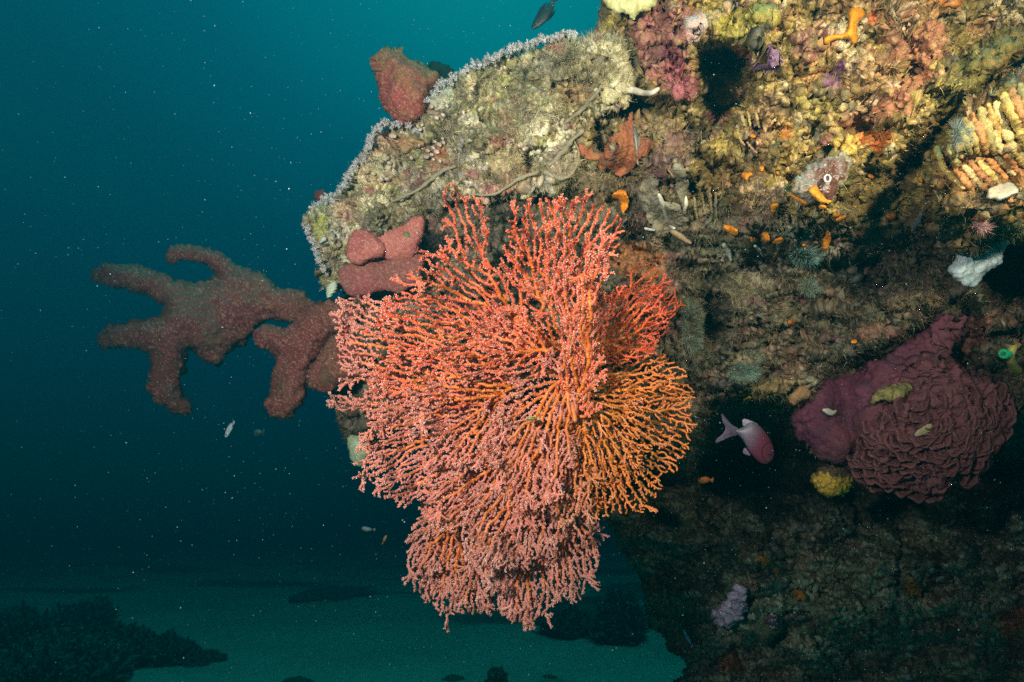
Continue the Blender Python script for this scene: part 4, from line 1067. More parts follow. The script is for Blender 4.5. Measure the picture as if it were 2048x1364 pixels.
# encrusting and lobed sponges on the wall, set on the rock that is already there
sf = lambda dz=0.0, k=3: (lambda X, Y: front(X, Y, 1, max(1, k - 1)) + .6 * dz)
ORC = two_tone((.78, .30, .02), (.70, .22, .015), .02, 8, None, .15)
thing_relief('orange_sponge', 'bright orange Z shaped sponge near the top of the yellow wall', 'sponge', [(1697, 18), (1712, 12), (1730, 18), (1730, 32), (1718, 42), (1712, 58), (1717, 78), (1712, 88), (1703, 84), (1700, 76), (1684, 77), (1664, 82), (1654, 92), (1647, 86), (1648, 74),
             (1665, 68), (1684, 70), (1697, 58), (1700, 42), (1695, 30)], 1.3, sf(-.004), T=.9, warp=((14, 1),), disp=lumpy(.02, .002, .0004, 81), color=two_tone((.85, .38, .02), (.80, .30, .02), .02, 8, None, .12), mat=M_SMOOTH)
OL = [(1242, 402, 13, 22, 20, 'orange crescent sponge beside the tips of the sea fan'), (1490, 350, 12, 9, 0, 'small forked orange sponge left of the round sea squirt'), (1524, 337, 5, 5, 0, 'tiny round orange sponge left of the round sea squirt'),
      (1550, 416, 10, 10, 0, 'round orange ball sponge below left of the sea squirt'), (1462, 460, 17, 9, 35, 'long orange sponge slanting at the left of the lower orange row'), (1507, 480, 8, 5, 25, 'small flat orange sponge second in the lower orange row'),
      (1531, 475, 9, 11, 0, 'round orange sponge in the middle of the lower orange row'), (1557, 481, 12, 7, -25, 'bean shaped orange sponge at the right end of the lower orange row'), (1644, 414, 9, 5, 0, 'flat orange sponge directly under the sea squirt'),
      (1672, 430, 9, 4, -15, 'thin orange sponge above its longer neighbour right of the sea squirt'), (1682, 438, 13, 5, -28, 'slanting orange sponge below a thinner one right of the sea squirt'),
      (1607, 491, 4, 4, 0, 'tiny orange dot sponge right of the lower orange row'), (1782, 433, 11, 7, 0, 'dull orange sponge in the dark hollow of the wall'), (1742, 352, 6, 5, 0, 'small dull orange sponge in shade right of the sea squirt'),
      (1840, 360, 5, 5, 0, 'small red orange sponge left of the ribbed coral'), (1505, 272, 6, 5, 0, 'small pale orange sponge between the slender wall fingers'), (1556, 345, 4, 4, 0, 'tiny orange dot sponge above left of the sea squirt'),
      (1708, 683, 6, 5, 0, 'small orange sponge in the middle of the brown wall'), (1583, 645, 8, 7, 0, 'dull rusty sponge spot in the brown wall'), (1494, 800, 9, 5, -30, 'small yellow sponge at the lower edge of the brown wall')]
for (x, y, a, b, r_, lab) in OL:
    pl = circ(x, y, a, b, r_, 12, .16, 3)
    if 'crescent' in lab: pl = [(1222, 398), (1228, 385), (1243, 379), (1256, 386), (1258, 405), (1254, 420), (1246, 427), (1241, 417), (1240, 402), (1232, 397)]
    if 'forked' in lab: pl = [(1483, 345), (1492, 346), (1504, 344), (1505, 349), (1497, 353), (1494, 359), (1487, 356), (1482, 350)]
    c = ORC if not ('dull' in lab or 'rusty' in lab) else two_tone((.42, .15, .03), (.36, .12, .03), .02, 8)
    if 'yellow' in lab: c = two_tone((.55, .38, .03), (.6, .3, .03), .02, 8)
    thing_relief('orange_sponge', lab, 'sponge', pl, 1.2, sf(-.006, 2), group='orange sponges on the wall', T=.9, warp=((9, 1.2),), disp=lumpy(.01, .0025, .0005, int(x)), color=c, mat=M_SMOOTH)
thing_relief('orange_sponge', 'tall orange sponge with a foot hanging on the dark wall', 'sponge', [(1652, 462), (1658, 461), (1663, 470), (1660, 488), (1655, 500), (1648, 504), (1638, 500), (1638, 495), (1647, 491), (1645, 480), (1650, 474)], 1.2, sf(-.01, 2),
             group='orange sponges on the wall', T=.9, warp=((9, 1),), disp=lumpy(.01, .002, .0005, 5), color=ORC, mat=M_SMOOTH)

# the round sea squirt with its white siphon ring
sq = empty('sea_squirt', tuple(P1(1645, 360, 1.16)), 'round mottled brown sea squirt with one white ringed opening', 'sea squirt')
DSQ = float(front(1645, 355, 1, 2)) + .016


def sqc(V, N, X, Y, d, ex):
    k = sstep(1625, 1640, X + 14 * vn(V / .02, 3)); C = np.array([.20, .17, .12]) * (1 - k[:, None]) + np.array([.13, .055, .035]) * k[:, None]
    m = sstep(.1, .3, fbm(V, .02, 3, 5))[:, None]; C = C * (1 - .75 * m) + np.array([.24, .17, .14]) * .75 * m
    e = sstep(9, 3, d)[:, None] * (X > 1660)[:, None]; return C * (1 - e) + np.array([.38, .33, .22]) * e


relief('body', [(1586, 371), (1592, 356), (1610, 335), (1645, 318), (1687, 305), (1702, 318), (1695, 343), (1688, 364), (1672, 381), (1666, 398), (1639, 402), (1610, 402), (1592, 390)], 1.4, DSQ, T=.6, warp=((18, 8), (7, 4)), disp=lumpy(.02, .008, .003, 91, .003), color=sqc, mat=mat_vc('wet_skin', .35, 300, .2, .3, 300, .6), parent=sq)
DR = DSQ - .042
an = np.linspace(0, 2 * math.pi, 15)[:-1]
rpts = np.array([P1(1655 + 6 * math.cos(a), 357 + 7 * math.sin(a), DR) for a in np.append(an, an[:2])])
tube('siphon_rim', rpts, np.full(len(rpts), .0019), M_SHELL, (.50, .46, .44), sq, 8, .05, 2, close=False)
relief('siphon', circ(1655, 357, 5.5, 6.5, 0, 12, 0), 1.2, DR + .003, T=.3, disp=None, color=(.10, .07, .12), mat=M_SMOOTH, parent=sq)
thing_relief('orange_sponge', 'orange flap sponge growing over the lower face of the sea squirt', 'sponge', [(1616, 380), (1622, 371), (1635, 370), (1641, 384), (1650, 396), (1667, 402), (1660, 407), (1645, 406), (1632, 399), (1619, 389)], 1.2, DSQ - .028, group='orange sponges on the wall',
             T=.8, warp=((9, 1),), disp=lumpy(.01, .002, .0005, 6), color=two_tone((.70, .30, .03), (.6, .22, .02), .015, 8, None, .3), mat=M_SPONGE)
thing_relief('orange_sponge', 'thin orange streak of sponge along the underside of the sea squirt', 'sponge', [(1568, 380), (1584, 387), (1600, 398), (1620, 405), (1618, 411), (1606, 409), (1593, 402), (1580, 391)], 1.2, sf(-.02, 2), group='orange sponges on the wall',
             T=.8, warp=((9, 1),), disp=lumpy(.01, .002, .0005, 7), color=two_tone((.75, .28, .02), (.6, .2, .02), .02, 8), mat=M_SMOOTH)

# brown orange sponge above the fan
thing_relief('encrusting_sponge', 'velvety brown orange sponge spread on the rock behind the slender grey fish', 'sponge', [(1154, 300), (1158, 284), (1178, 290), (1192, 303), (1212, 296), (1222, 277), (1227, 258), (1248, 247), (1252, 233), (1257, 222), (1266, 230), (1265, 242), (1270, 262), (1281, 285), (1297, 277),
             (1309, 284), (1307, 301), (1293, 315), (1279, 318), (1262, 338), (1237, 353), (1214, 342), (1192, 331), (1200, 321), (1180, 317), (1158, 308)], 1.5, sf(.004, 3), T=.16, warp=((20, 5), (8, 3)), disp=lumpy(.015, .005, .0025, 8),
             color=two_tone((.36, .135, .055), (.30, .10, .05), .03, 9, None, .35), mat=M_SPONGE)
thing_relief('plate_sponge', 'dusty grey brown sponge plate with white fingers right of the sea fan', 'sponge', [(1306, 352), (1290, 359), (1274, 371), (1272, 388), (1280, 411), (1290, 434), (1310, 463), (1330, 479), (1346, 468), (1362, 462), (1376, 450), (1377, 434), (1362, 413), (1345, 407),
             (1330, 402), (1320, 384), (1318, 370), (1325, 360)], 1.5, sf(-.002, 3), T=.28, warp=((18, 5), (7, 3)), disp=lumpy(.015, .006, .0025, 10, .004), color=two_tone((.28, .25, .17), (.24, .20, .12), .03, 9, None, .25))
thing_relief('plate_sponge', 'upright dusty grey brown sponge slab above the sponge plate', 'sponge', [(1343, 333), (1350, 326), (1361, 329), (1366, 338), (1374, 336), (1378, 360), (1374, 392), (1372, 423), (1362, 411), (1352, 385), (1350, 360)], 1.5, sf(-.014, 4), T=.5,
             warp=((14, 2),), disp=lumpy(.015, .004, .0012, 12, .004), color=two_tone((.27, .24, .16), (.22, .19, .12), .03, 9, None, .25))


def finger(pts, r, col, label, name='finger_sponge', cat='finger sponge', dz=-.012, group=None, mat=None):
    pts3 = [P1(x, y, float(front(x, y, 1, 1)) + .3 * dz) for x, y in pts]
    o = tube(name, pts3, [r_ * (1.25 if name == 'finger_sponge' else .6) / F for r_ in r], mat or M_SMOOTH, col, None, 10, .12 if name == 'finger_sponge' else .55, seed=int(pts[0][0]))
    if label: tag(o, label, cat, group)
    return o


finger([(1318, 390), (1324, 405), (1332, 428), (1340, 446), (1348, 456)], [3.5, 5, 4.5, 4, 3.5], (.60, .58, .46), 'long white finger sponge crossing the dusty sponge plate', dz=-.035)
finger([(1371, 395), (1372, 408), (1369, 421)], [3, 4, 2.5], (.60, .56, .42), 'short cream finger sponge at the foot of the upright slab', dz=-.03)
finger([(1291, 457), (1300, 459), (1308, 460)], [3, 3, 2.5], (.50, .54, .52), 'tiny pale blue finger sponge low on the dusty sponge plate', dz=-.03)
finger([(1345, 462), (1362, 473), (1380, 485)], [6, 7, 4], (.32, .23, .13), 'tan finger sponge lying under the dusty sponge plate', dz=-.02)
finger([(1262, 180), (1285, 185), (1303, 186), (1316, 178)], [7, 6, 5, 4], (.58, .54, .44), 'cream finger sponge with a hooked tip left of the dark hole', dz=-.03)
finger([(1448, 490), (1456, 500), (1462, 520)], [5, 6, 3], (.48, .46, .36), 'pale forked finger sponge below the lower orange row', dz=-.02)
finger([(1510, 492), (1520, 500), (1526, 512)], [3, 3, 2], (.40, .42, .36), 'thin pale curl of sponge below the lower orange row', dz=-.02)
finger([(2036, 690), (2024, 700), (2022, 722), (2034, 742)], [6, 7, 8, 9], (.46, .38, .10), 'curled yellow tube sponge at the right edge', dz=-.03)
SL = 'sponge strands on the ledge'
for pts, r, lab in [([(785, 403), (835, 380), (880, 345), (910, 333)], [5, 7, 8, 5], 'flat grey sponge strand low on the left part of the ledge'), ([(942, 388), (990, 388), (1037, 358), (1075, 345)], [4, 5, 8, 9], 'pale sponge strand above the top of the sea fan'),
                    ([(1090, 344), (1122, 358), (1148, 342), (1158, 308), (1150, 285)], [9, 8, 5, 4, 4], 'looping cream sponge strand beside the brown orange sponge'), ([(1097, 330), (1125, 306), (1145, 280), (1165, 262)], [6, 14, 9, 7], 'broad pale sponge strand rising to the right on the ledge'),
                    ([(1130, 245), (1160, 222), (1190, 190), (1202, 172)], [6, 8, 9, 5], 'pale diagonal sponge strand near the right end of the ledge')]:
    finger(pts, r, (.30, .26, .17), lab, 'sponge_strand', 'sponge strand', -.006, SL, M_SPONGE)
thing_relief('white_sponge', 'rumpled pale blue white sponge hanging below the ribbed coral', 'sponge', [(1918, 465), (1928, 453), (1943, 470), (1960, 486), (1986, 482), (2016, 474), (2014, 492), (2004, 508), (1996, 530), (1964, 547), (1953, 568), (1938, 574), (1920, 560), (1896, 538), (1911, 522), (1920, 505), (1926, 487)], 1.4,
             1.30, T=.5, warp=((16, 3), (7, 2)), disp=lambda V, N, X, Y, d: .014 * (.4 - np.abs(fbm(V, .035, 3, 301))) + .004 * fbm(V, .012, 2, 303), color=two_tone((.50, .60, .62), (.40, .50, .52), .02, 9, None, .12), mat=M_SHELL)
thing_relief('white_sponge', 'thick pale yellow sponge dripping over the top edge of the wall', 'sponge', [(1200, -30), (1208, 5), (1218, 20), (1238, 28), (1256, 30), (1262, 42), (1272, 40), (1276, 28), (1296, 24), (1310, 10), (1318, -30)], 1.8, 1.20, T=.5, warp=((16, 3), (7, 2)),
             disp=lumpy(.025, .008, .001, 13), color=two_tone((.62, .60, .28), (.55, .52, .22), .02, 9, None, .12), mat=M_SMOOTH)
thing_relief('white_lump_sponge', 'smooth cream oval sponge under the lowest coral ribs at the right edge', 'sponge', circ(2003, 384, 33, 16, -12), 1.4, sf(-.02, 3), T=.8, disp=lumpy(.02, .002, .0006, 15), color=two_tone((.62, .56, .42), (.55, .50, .36), .02, 9, None, .12), mat=M_SMOOTH)
thing_relief('blue_sponge', 'dull blue grey sponge smear in the dark hollow of the wall', 'sponge', [(1820, 455), (1830, 440), (1842, 425), (1846, 440), (1838, 452), (1825, 462)], 1.4, sf(-.006), T=.5, disp=lumpy(.02, .002, .0006, 16), color=(.17, .22, .25))
thing_relief('tan_sponge', 'tan rounded sponge hanging at the lower edge left of the violet sponge', 'sponge', [(1575, 790), (1590, 772), (1610, 766), (1624, 778), (1620, 796), (1600, 800), (1580, 812)], 1.5, 1.46, T=.8, disp=lumpy(.02, .003, .001, 17, .003), color=two_tone((.38, .22, .11), (.30, .18, .08), .03, 9))
thing_relief('green_sponge', 'pale green sponge hanging from the rock under the left side of the sea fan', 'sponge', [(696, 878), (705, 868), (735, 870), (745, 900), (730, 935), (712, 932), (700, 915), (694, 895)], 1.8, 1.42, T=.6, disp=lumpy(.03, .005, .001, 18), color=two_tone((.33, .40, .25), (.28, .33, .18), .03, 9), mat=M_SMOOTH)
thing_relief('clam', 'small pale green clam hanging below the left end of the ledge', 'clam', [(649, 578), (655, 566), (668, 561), (676, 568), (674, 582), (664, 596), (655, 598)], 1.3, 1.36, T=.8,
             disp=lambda V, N, X, Y, d: .0012 * np.sin((Y + .4 * X) * 1.3), color=two_tone((.40, .48, .30), (.50, .55, .42), .01, 9), mat=M_SHELL)
thing_relief('shell_disc', 'round translucent white disc at the far left end of the ledge', 'shell', circ(647, 481, 7, 7), 1.2, sf(-.012, 1), T=.6, color=(.50, .54, .45), mat=M_SHELL)
gt = empty('green_sea_squirt', tuple(P1(2011, 708, 1.42)), 'small glowing green sea squirt at the right edge', 'sea squirt')
DG = float(front(2011, 708, 1, 1)) - .006
relief('body', [(1995, 707), (1999, 699), (2010, 697), (2021, 701), (2029, 707), (2022, 714), (2010, 719), (1999, 716)], 1.1, DG, T=.7, warp=(), color=two_tone((.03, .55, .25), (.05, .62, .32), .02, 9, None, .1), mat=M_SMOOTH, parent=gt)
relief('opening', circ(2006, 707, 6, 4.5, 0, 10, 0), 1.0, DG - .010, T=.25, warp=(), color=(.02, .22, .10), mat=M_SMOOTH, parent=gt)
EG = 'pale egg shaped sea squirts on the ledge'
for (x, y, a) in [(785, 271, 8), (840, 259, 5), (844, 250, 4), (861, 213, 6), (873, 236, 6), (886, 231, 6), (894, 212, 5), (878, 289, 6), (887, 284, 5), (862, 309, 5), (855, 302, 5), (873, 303, 7), (852, 314, 6), (880, 322, 5), (779, 326, 6), (763, 358, 6),
                  (775, 358, 6), (823, 316, 5), (838, 292, 4), (866, 295, 5), (885, 276, 4), (866, 319, 4), (870, 283, 4), (845, 298, 3), (1038, 292, 5)]:
    thing_relief('egg_sea_squirt', 'pale pinkish egg shaped sea squirt sitting on the left half of the ledge', 'sea squirt', circ(x, y, a, a * .75, x % 70, 9, .08), 1.2, sf(-.008, 1), group=EG, T=1.0, warp=(), color=(.66, .50, .38), mat=M_SMOOTH)

# ribbed coral, rows of tapering ribs
YR = (.60, .42, .11); OR2 = (.60, .27, .08)


def ribs(label, rows, base, group=None, dz=-.03, mat=None):
    c = np.mean([r[0] for r in rows], 0)
    t = empty('ribbed_coral', tuple(P1(c[0], c[1], float(surf(c[0], c[1], 3)))), label, 'ribbed coral', group)
    for k, (a, b, w, col) in enumerate(rows):
        a = np.array(a, float); b = np.array(b, float); pts = []
        for f in (0, .33, .66, 1):
            p = a * (1 - f) + b * f + (math.sin(f * 3.1 + k) * 1.5, 0)
            pts.append(P1(p[0], p[1], float(front(p[0], p[1], 1, 2)) + .2 * dz + .003 + .010 * abs(f - .4)))
        tube('rib', pts, [w * .45 * 1.1 / F, w * .68 * 1.1 / F, w * .62 * 1.1 / F, w * .4 * 1.1 / F], M_ROCK, col, t, 12, .42, 12, seed=k * 3 + int(a[0]))


RC4 = [(.60, .42, .12), (.42, .34, .12), (.66, .52, .22), (.52, .24, .08), (.58, .36, .10)]
up = [((1930 + 15.5 * k, 238 - 9.5 * k), (1930 + 15.5 * k + 24 + (k % 3) * 3, 238 - 9.5 * k + 66 + (k * 37 % 5) * 5), 10 + (k * 7 % 3), RC4[k * 3 % 5]) for k in range(8)]
up += [((1872, 296), (1894, 348), 9, RC4[0]), ((1898, 292), (1916, 330), 9, RC4[1]), ((1985, 262), (2004, 306), 10, RC4[2]), ((2008, 250), (2026, 300), 11, RC4[2]), ((2030, 245), (2048, 296), 11, RC4[0]), ((1922, 262), (1940, 308), 9, RC4[1])]
ribs('upper ribbed yellow coral with long slanting ribs at the right edge', up, None)
lo_ = [((1892 + 17 * k, 342 - 4.5 * k), (1892 + 17 * k + 34, 342 - 4.5 * k + 34 + (k * 5 % 3) * 3), 8, [(.60, .42, .13), (.60, .26, .08), (.62, .46, .20), (.50, .22, .08)][k % 4]) for k in range(9)]
ribs('lower row of short orange and yellow coral ribs above the cream oval sponge', lo_, None)
ribs('faint slanting ribs on the wall below the dark hole', [((1478, 222), (1489, 252), 5, (.42, .32, .14)), ((1493, 224), (1502, 252), 4, (.42, .36, .12)), ((1511, 226), (1520, 254), 5, (.46, .34, .14)), ((1478, 275), (1490, 290), 4, (.5, .34, .16)), ((1496, 285), (1512, 305), 4, (.4, .26, .16))], None, dz=-.012)
ribs('row of dull slanting ribs right of the dusty sponge plate', [((1398, 372), (1408, 420), 5, (.28, .22, .10)), ((1412, 370), (1426, 425), 6, (.30, .20, .11)), ((1430, 385), (1436, 440), 5, (.26, .22, .12)), ((1388, 395), (1396, 440), 5, (.26, .22, .10))], None, dz=-.012)
ribs('row of short dull ribs hanging below the dark hollow at the lower right', [((1700, 455), (1706, 480), 5, (.2, .18, .1)), ((1590, 400), (1598, 430), 5, (.26, .22, .12)), ((1572, 430), (1580, 462), 5, (.24, .18, .1)), ((1560, 440), (1568, 466), 5, (.26, .2, .1))], None, dz=-.008)

# hydroid tufts


def tuft(x, y, rx, ry, n, L_, col, label, cat='hydroid', name='hydroid_tuft', dz=0, w=.0007, D=None):
    a = rng.random(n) * 2 * math.pi; r = np.sqrt(rng.random(n)); px = x + rx * r * np.cos(a); py = y + ry * r * np.sin(a)
    B = P(px, py, (front(px, py, 1, 1) if D is None else np.full(n, D)) + dz)
    out = (np.cos(a) * r)[:, None] * RGT - (np.sin(a) * r)[:, None] * UPV - FWD * .7; out = out + rng.normal(size=(n, 3)) * .3; out /= np.linalg.norm(out, axis=1, keepdims=True)
    V, q, t = blades(B, out, L_ * (.6 + .6 * rng.random(n)), w, .4)
    o = mesh_obj(name, V, [q, t], np.repeat(np.array(col) * (.6 + .8 * rng.random((n, 1))), 5, 0), M_TURF, None, False); tag(o, label, cat); return o


GH = (.24, .32, .24)
tuft(1385, 655, 20, 50, 1500, .016, GH, 'tall grey green feathery hydroid right of the sea fan')
tuft(1608, 513, 26, 14, 1200, .018, (.22, .36, .30), 'teal feathery hydroid under the tall orange sponge')
tuft(1487, 745, 30, 14, 1000, .016, (.22, .34, .27), 'teal feathery hydroid at the bottom of the brown wall')
tuft(1918, 265, 12, 20, 500, .020, (.26, .32, .28), 'grey green feathery hydroid left of the upper ribbed coral')
tuft(1618, 575, 16, 16, 700, .014, (.18, .24, .18), 'dim green hydroid in the middle of the brown wall')
tuft(2030, 470, 24, 22, 900, .020, (.26, .28, .14), 'yellowish fuzz hanging under the cream oval sponge')
tuft(870, 495, 26, 26, 2400, .007, (.035, .035, .035), 'black mossy patch between the pink sponge and the sea fan', 'mossy patch', 'moss_patch', -.02)
tuft(1960, 455, 14, 6, 300, .014, (.60, .34, .32), 'pink stringy tuft beneath the ribbed coral')

# ------------------------------------------------------------------ the dim lower rocks
thing_relief('soft_coral', 'lavender soft coral on the dark lower reef', 'soft coral', [(1468, 1175), (1482, 1172), (1490, 1185), (1485, 1205), (1492, 1225), (1478, 1245), (1462, 1258), (1445, 1252), (1428, 1240), (1425, 1225), (1442, 1215), (1455, 1195)], 1.5, sf(-.10, 4), T=.8, warp=((12, 4), (5, 3)),
             disp=lambda V, N, X, Y, d: .022 * (1 - 1.6 * worley(V, .03, 19)[0]), color=two_tone((.46, .38, .52), (.36, .28, .42), .03, 9, (.7, .66, .75), .3), mat=M_SPONGE)
cl = empty('star_sea_squirt', tuple(P1(1535, 1240, float(surf(1535, 1240, 4)))), 'round olive sea squirt colony with a patch of white stars on the dark lower reef', 'sea squirt colony')
DC = float(surf(1535, 1240, 4)) - .12
relief('body', circ(1530, 1240, 37, 40, 0, 14, .06), 1.8, DC, T=.8, disp=lumpy(.04, .010, .004, 21), color=two_tone((.15, .17, .11), (.10, .12, .07), .03, 9, (.28, .30, .22)), mat=M_SPONGE, parent=cl)
relief('star_patch', circ(1545, 1240, 14, 19, 0, 12, .1), 1.2, DC - .062, T=.5, color=lambda V, N, X, Y, d, ex: np.where((worley(V, .0125, 7)[0] < .33)[:, None], np.array([[.55, .48, .55]]), np.array([[.08, .04, .08]])), mat=M_SMOOTH, parent=cl)
LOWER = [((1530, 1122), 12, (.50, .20, .03), 'knobbly dull orange crust left of the pale web on the lower reef'), ((1600, 1190), 12, (.42, .18, .03), 'dull orange crust below the pale web on the lower reef'), ((1828, 1178), 14, (.44, .15, .03), 'dull orange crust far right on the lower reef'),
         ((1550, 1140), 7, (.5, .2, .03), 'tiny orange crust below the knobbly dull orange crust')]
for (p, r_, c, lab) in LOWER:
    thing_relief('orange_crust', lab, 'crust', circ(p[0], p[1], r_ * 1.3, r_ * .8, 30, 12, .3), 1.4, sf(-.06, 2), group='orange crusts on the lower reef', T=.5, warp=((8, 4), (4, 2)), disp=lumpy(.02, .008, .003, int(p[0])), color=two_tone(c, tuple(np.array(c) * .7), .02, 9), mat=M_SPONGE)
for k, (x, y, a, b, r_, lab) in enumerate([(1695, 1062, 10, 5, 20, 'dull pale chip on the lower reef below the yellow clump'), (1880, 1158, 12, 5, -30, 'bluish white chip at the right of the lower reef'), (1865, 1140, 6, 5, 10, 'small bluish chip above another at the right of the lower reef'),
                                            (1600, 1236, 13, 5, -20, 'grey flake beside the round sea squirt colony'), (1812, 1354, 16, 6, 20, 'pale flake at the bottom edge of the lower reef'), (1338, 1084, 7, 4, -50, 'tiny pale chip at the left of the lower reef'), (1302, 1142, 12, 4, 35, 'thin pale green shell at the left edge of the lower reef'), (1972, 1230, 8, 5, 20, 'small blue white chip at the far right of the lower reef')]):
    thing_relief('shell_chip', lab, 'shell chip', circ(x, y, a, b, r_, 10, .25), 1.2, sf(-.07, 2), group='pale chips on the lower reef', T=.35, warp=((6, 2),), color=(.34, .40, .38), mat=M_SHELL)

# ------------------------------------------------------------------ fish


def fish(label, body, D, T, col, fins=(), eye=None, group=None, mat=M_FISH, s=1.1, eyer=.003):
    c = np.mean(body, 0); t = empty('fish', tuple(P1(c[0], c[1], D)), label, 'fish', group)
    relief('body', body, s, D, T=T, warp=(), disp=None, color=col, mat=mat, parent=t)
    for (n_, pl, fc) in fins:
        relief(n_, pl, s, D, T=.12, warp=(), disp=None, color=fc, mat=mat, parent=t, smooth=1)
    if eye:
        x, y, dz = eye
        relief('eye', circ(x, y, eyer * F / D, None, 0, 10, 0), max(.5, eyer * F / D / 5), D - dz, T=.6, warp=(), color=(.02, .02, .02), mat=mat, parent=t)
    return t


fish('dark slate fish swimming down past the top edge', [(1061, 60), (1066, 42), (1078, 22), (1092, 9), (1104, 1), (1110, 6), (1107, 20), (1100, 36), (1087, 49), (1072, 58)], 1.75, .45, two_tone((.035, .06, .06), (.06, .10, .10), .03, 5),
     [('tail_fin', [(1103, 3), (1098, -6), (1106, -20), (1110, -6), (1128, -14), (1116, 0), (1108, 8)], (.04, .06, .06)), ('dorsal_fin', [(1072, 30), (1082, 12), (1096, 2), (1090, 10), (1078, 26)], (.03, .05, .05)), ('anal_fin', [(1098, 34), (1111, 18), (1110, 26), (1100, 40), (1092, 44)], (.03, .05, .05))], (1067, 50, .018))


def wr(V, N, X, Y, d, ex):
    k = sstep(1480, 1530, X + .55 * (Y - 880)); C = np.array([.17, .15, .21]) * (1 - k[:, None]) + np.array([.14, .03, .055]) * k[:, None]
    return C * (1 + .4 * np.sin((X + Y) * .9) * np.sin((X - Y) * .9))[:, None] * (1 - .5 * sstep(2.2, .8, np.abs(np.hypot(X - 1546, Y - 905) - 22)))[:, None]


fish('violet and red fish with a forked dark tail swimming down below the violet sponge', [(1468, 858), (1484, 856), (1500, 842), (1516, 848), (1535, 868), (1547, 892), (1549, 912), (1540, 927), (1525, 929), (1508, 916), (1494, 896), (1484, 876), (1472, 868)], 1.40, .5, wr,
     [('tail_fin', [(1478, 856), (1464, 850), (1452, 836), (1442, 824), (1444, 842), (1452, 857), (1446, 867), (1432, 878), (1430, 888), (1448, 880), (1466, 872), (1478, 870)], (.17, .12, .19)), ('dorsal_fin', [(1486, 856), (1484, 836), (1500, 840), (1520, 850), (1505, 850)], (.40, .36, .48)),
      ('anal_fin', [(1490, 892), (1484, 906), (1492, 910), (1503, 912)], (.28, .18, .26)), ('pectoral_fin', [(1520, 885), (1512, 900), (1508, 890)], (.45, .2, .2))], (1539, 908, .021))
fish('small orange fish by the dark cavity under the sea fan', [(1395, 960), (1402, 954), (1414, 953), (1422, 957), (1420, 963), (1410, 967), (1400, 967)], 1.35, .5, (.62, .18, .03), [('tail_fin', [(1420, 959), (1428, 953), (1427, 960), (1426, 966), (1419, 962)], (.5, .15, .04))], (1400, 959, .006), eyer=.0016)
fish('slender grey fish hanging upright before the brown orange sponge', [(1267, 243), (1273, 255), (1278, 275), (1277, 298), (1275, 318), (1271, 300), (1266, 278), (1265, 258)], 1.17, .8, two_tone((.11, .095, .08), (.16, .14, .11), .02, 5), [('tail_fin', [(1275, 312), (1279, 330), (1272, 328)], (.12, .10, .08)), ('dorsal_fin', [(1277, 265), (1281, 280), (1278, 300), (1276, 285)], (.12, .1, .08))], (1269, 254, .007), eyer=.0014)
fish('small silver fish swimming down below the tip of the rope sponge', [(449, 875), (451, 860), (458, 848), (465, 844), (466, 856), (460, 868), (453, 876)], 1.6, .5, (.50, .60, .60), [('tail_fin', [(463, 848), (468, 838), (470, 846), (466, 852)], (.3, .4, .4))], (452, 869, .007), eyer=.0016)
fish('faint grey fish right of the small silver fish', [(505, 866), (512, 858), (522, 860), (524, 868), (515, 874), (507, 872)], 2.4, .5, (.12, .2, .2), [('tail_fin', [(521, 862), (530, 856), (528, 870), (522, 868)], (.1, .16, .16))])
fish('faint pale fish left of the lowest branches of the sea fan', [(721, 1056), (728, 1052), (740, 1055), (746, 1060), (738, 1063), (727, 1062)], 2.0, .5, (.30, .42, .42), [('tail_fin', [(743, 1058), (751, 1056), (750, 1064)], (.25, .35, .35))])
fish('tiny brown fish left of the lowest branches of the sea fan', [(765, 1083), (768, 1073), (773, 1069), (774, 1076), (769, 1085)], 1.7, .5, (.42, .26, .08), [('tail_fin', [(766, 1082), (762, 1090), (768, 1088)], (.3, .2, .08))])
fish('slim electric blue cleaner fish at the foot of the lower reef', [(1366, 1256), (1371, 1262), (1378, 1275), (1384, 1290), (1380, 1288), (1372, 1276), (1367, 1265)], 2.05, .7, lambda V, N, X, Y, d, ex: np.where((d > 2.2)[:, None], np.array([[.02, .04, .08]]), np.array([[.08, .50, .85]])),
     [('tail_fin', [(1382, 1285), (1388, 1294), (1383, 1295)], (.06, .4, .7))])
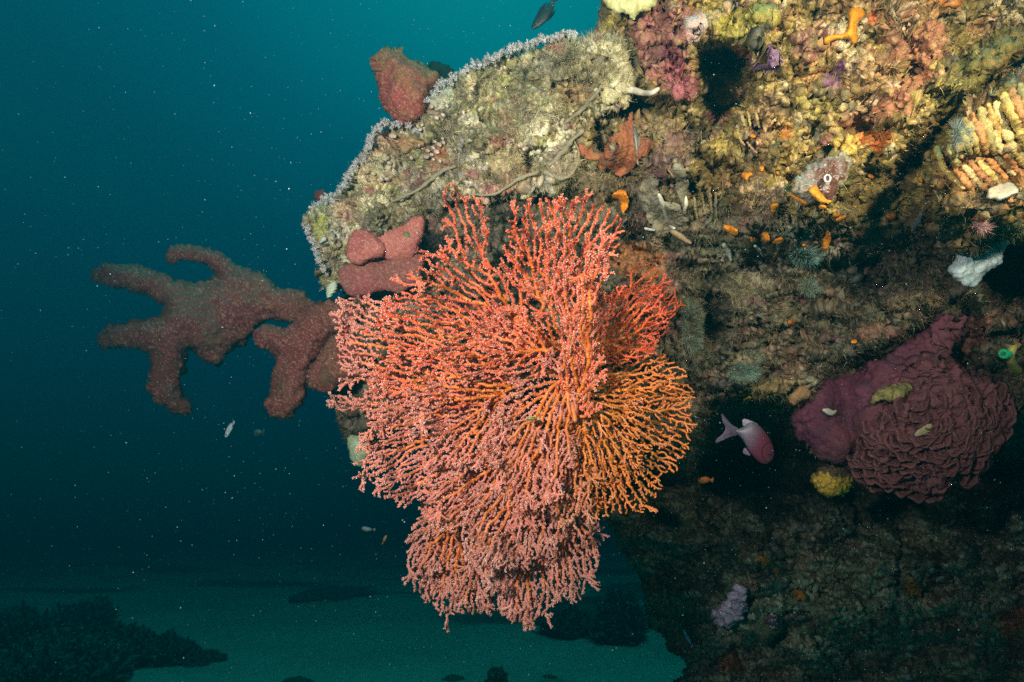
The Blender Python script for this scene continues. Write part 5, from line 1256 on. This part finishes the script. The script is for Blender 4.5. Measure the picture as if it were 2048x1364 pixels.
fish('tiny striped fish resting on the middle of the sea fan', [(1052, 838), (1058, 832), (1068, 833), (1074, 838), (1068, 842), (1058, 843)], 1.015, .5, lambda V, N, X, Y, d, ex: np.where((np.sin(Y * 1.6) > 0)[:, None], np.array([[.55, .42, .10]]), np.array([[.05, .04, .03]])), [('tail_fin', [(1072, 836), (1080, 833), (1079, 843)], (.4, .3, .1))])

# ------------------------------------------------------------------ particles adrift in the water
nS = 15000
px = rng.uniform(-150, 2200, nS); py = rng.uniform(-150, 1500, nS); D = .8 + 3.2 * rng.random(nS) ** 1.1
keep = D < surf(px, py, 0) * 10
C0 = P(px, py, D); r0 = (.0005 + .0010 * rng.random(nS) ** 8) * (.5 + .5 * D)
oc = np.array([[1, 0, 0], [-1, 0, 0], [0, 1, 0], [0, -1, 0], [0, 0, 1], [0, 0, -1]], float)
sc3 = 1 + .6 * rng.random((nS, 1, 3)) * (rng.random((nS, 1, 3)) < .3)
V = (C0[:, None] + oc[None] * r0[:, None, None] * sc3).reshape(-1, 3)
tf = np.array([[0, 2, 4], [2, 1, 4], [1, 3, 4], [3, 0, 4], [2, 0, 5], [1, 2, 5], [3, 1, 5], [0, 3, 5]])
o = mesh_obj('marine_snow', V, [(np.arange(nS)[:, None, None] * 6 + tf[None]).reshape(-1, 3)], np.repeat(np.array([.42, .56, .56]) * (.25 + .9 * rng.random((nS, 1)) ** 2), 6, 0), M_SNOW)
tag(o, 'pale specks of marine snow adrift in the water', 'particles', kind='stuff')

# ------------------------------------------------------------------ the water itself, a box of even haze
hv = np.array([(x, y, z) for x in (-46, 46) for y in (-4, 61) for z in (-1.2, 3.75)], float)
hf = np.array([[0, 1, 3, 2], [4, 6, 7, 5], [0, 4, 5, 1], [2, 3, 7, 6], [0, 2, 6, 4], [1, 5, 7, 3]])
hm = bpy.data.materials.new('water_haze'); hm.use_nodes = True; n = hm.node_tree; n.nodes.clear()
pv = n.nodes.new('ShaderNodeVolumePrincipled'); ou = n.nodes.new('ShaderNodeOutputMaterial')
pv.inputs['Color'].default_value = (.004, .50, .62, 1); pv.inputs['Density'].default_value = .15; pv.inputs['Anisotropy'].default_value = 0.72
n.links.new(pv.outputs['Volume'], ou.inputs['Volume'])
ho = mesh_obj('haze', hv, [hf], None, hm, None, False); tag(ho, 'even blue green haze of the sea water', 'haze', kind='stuff')
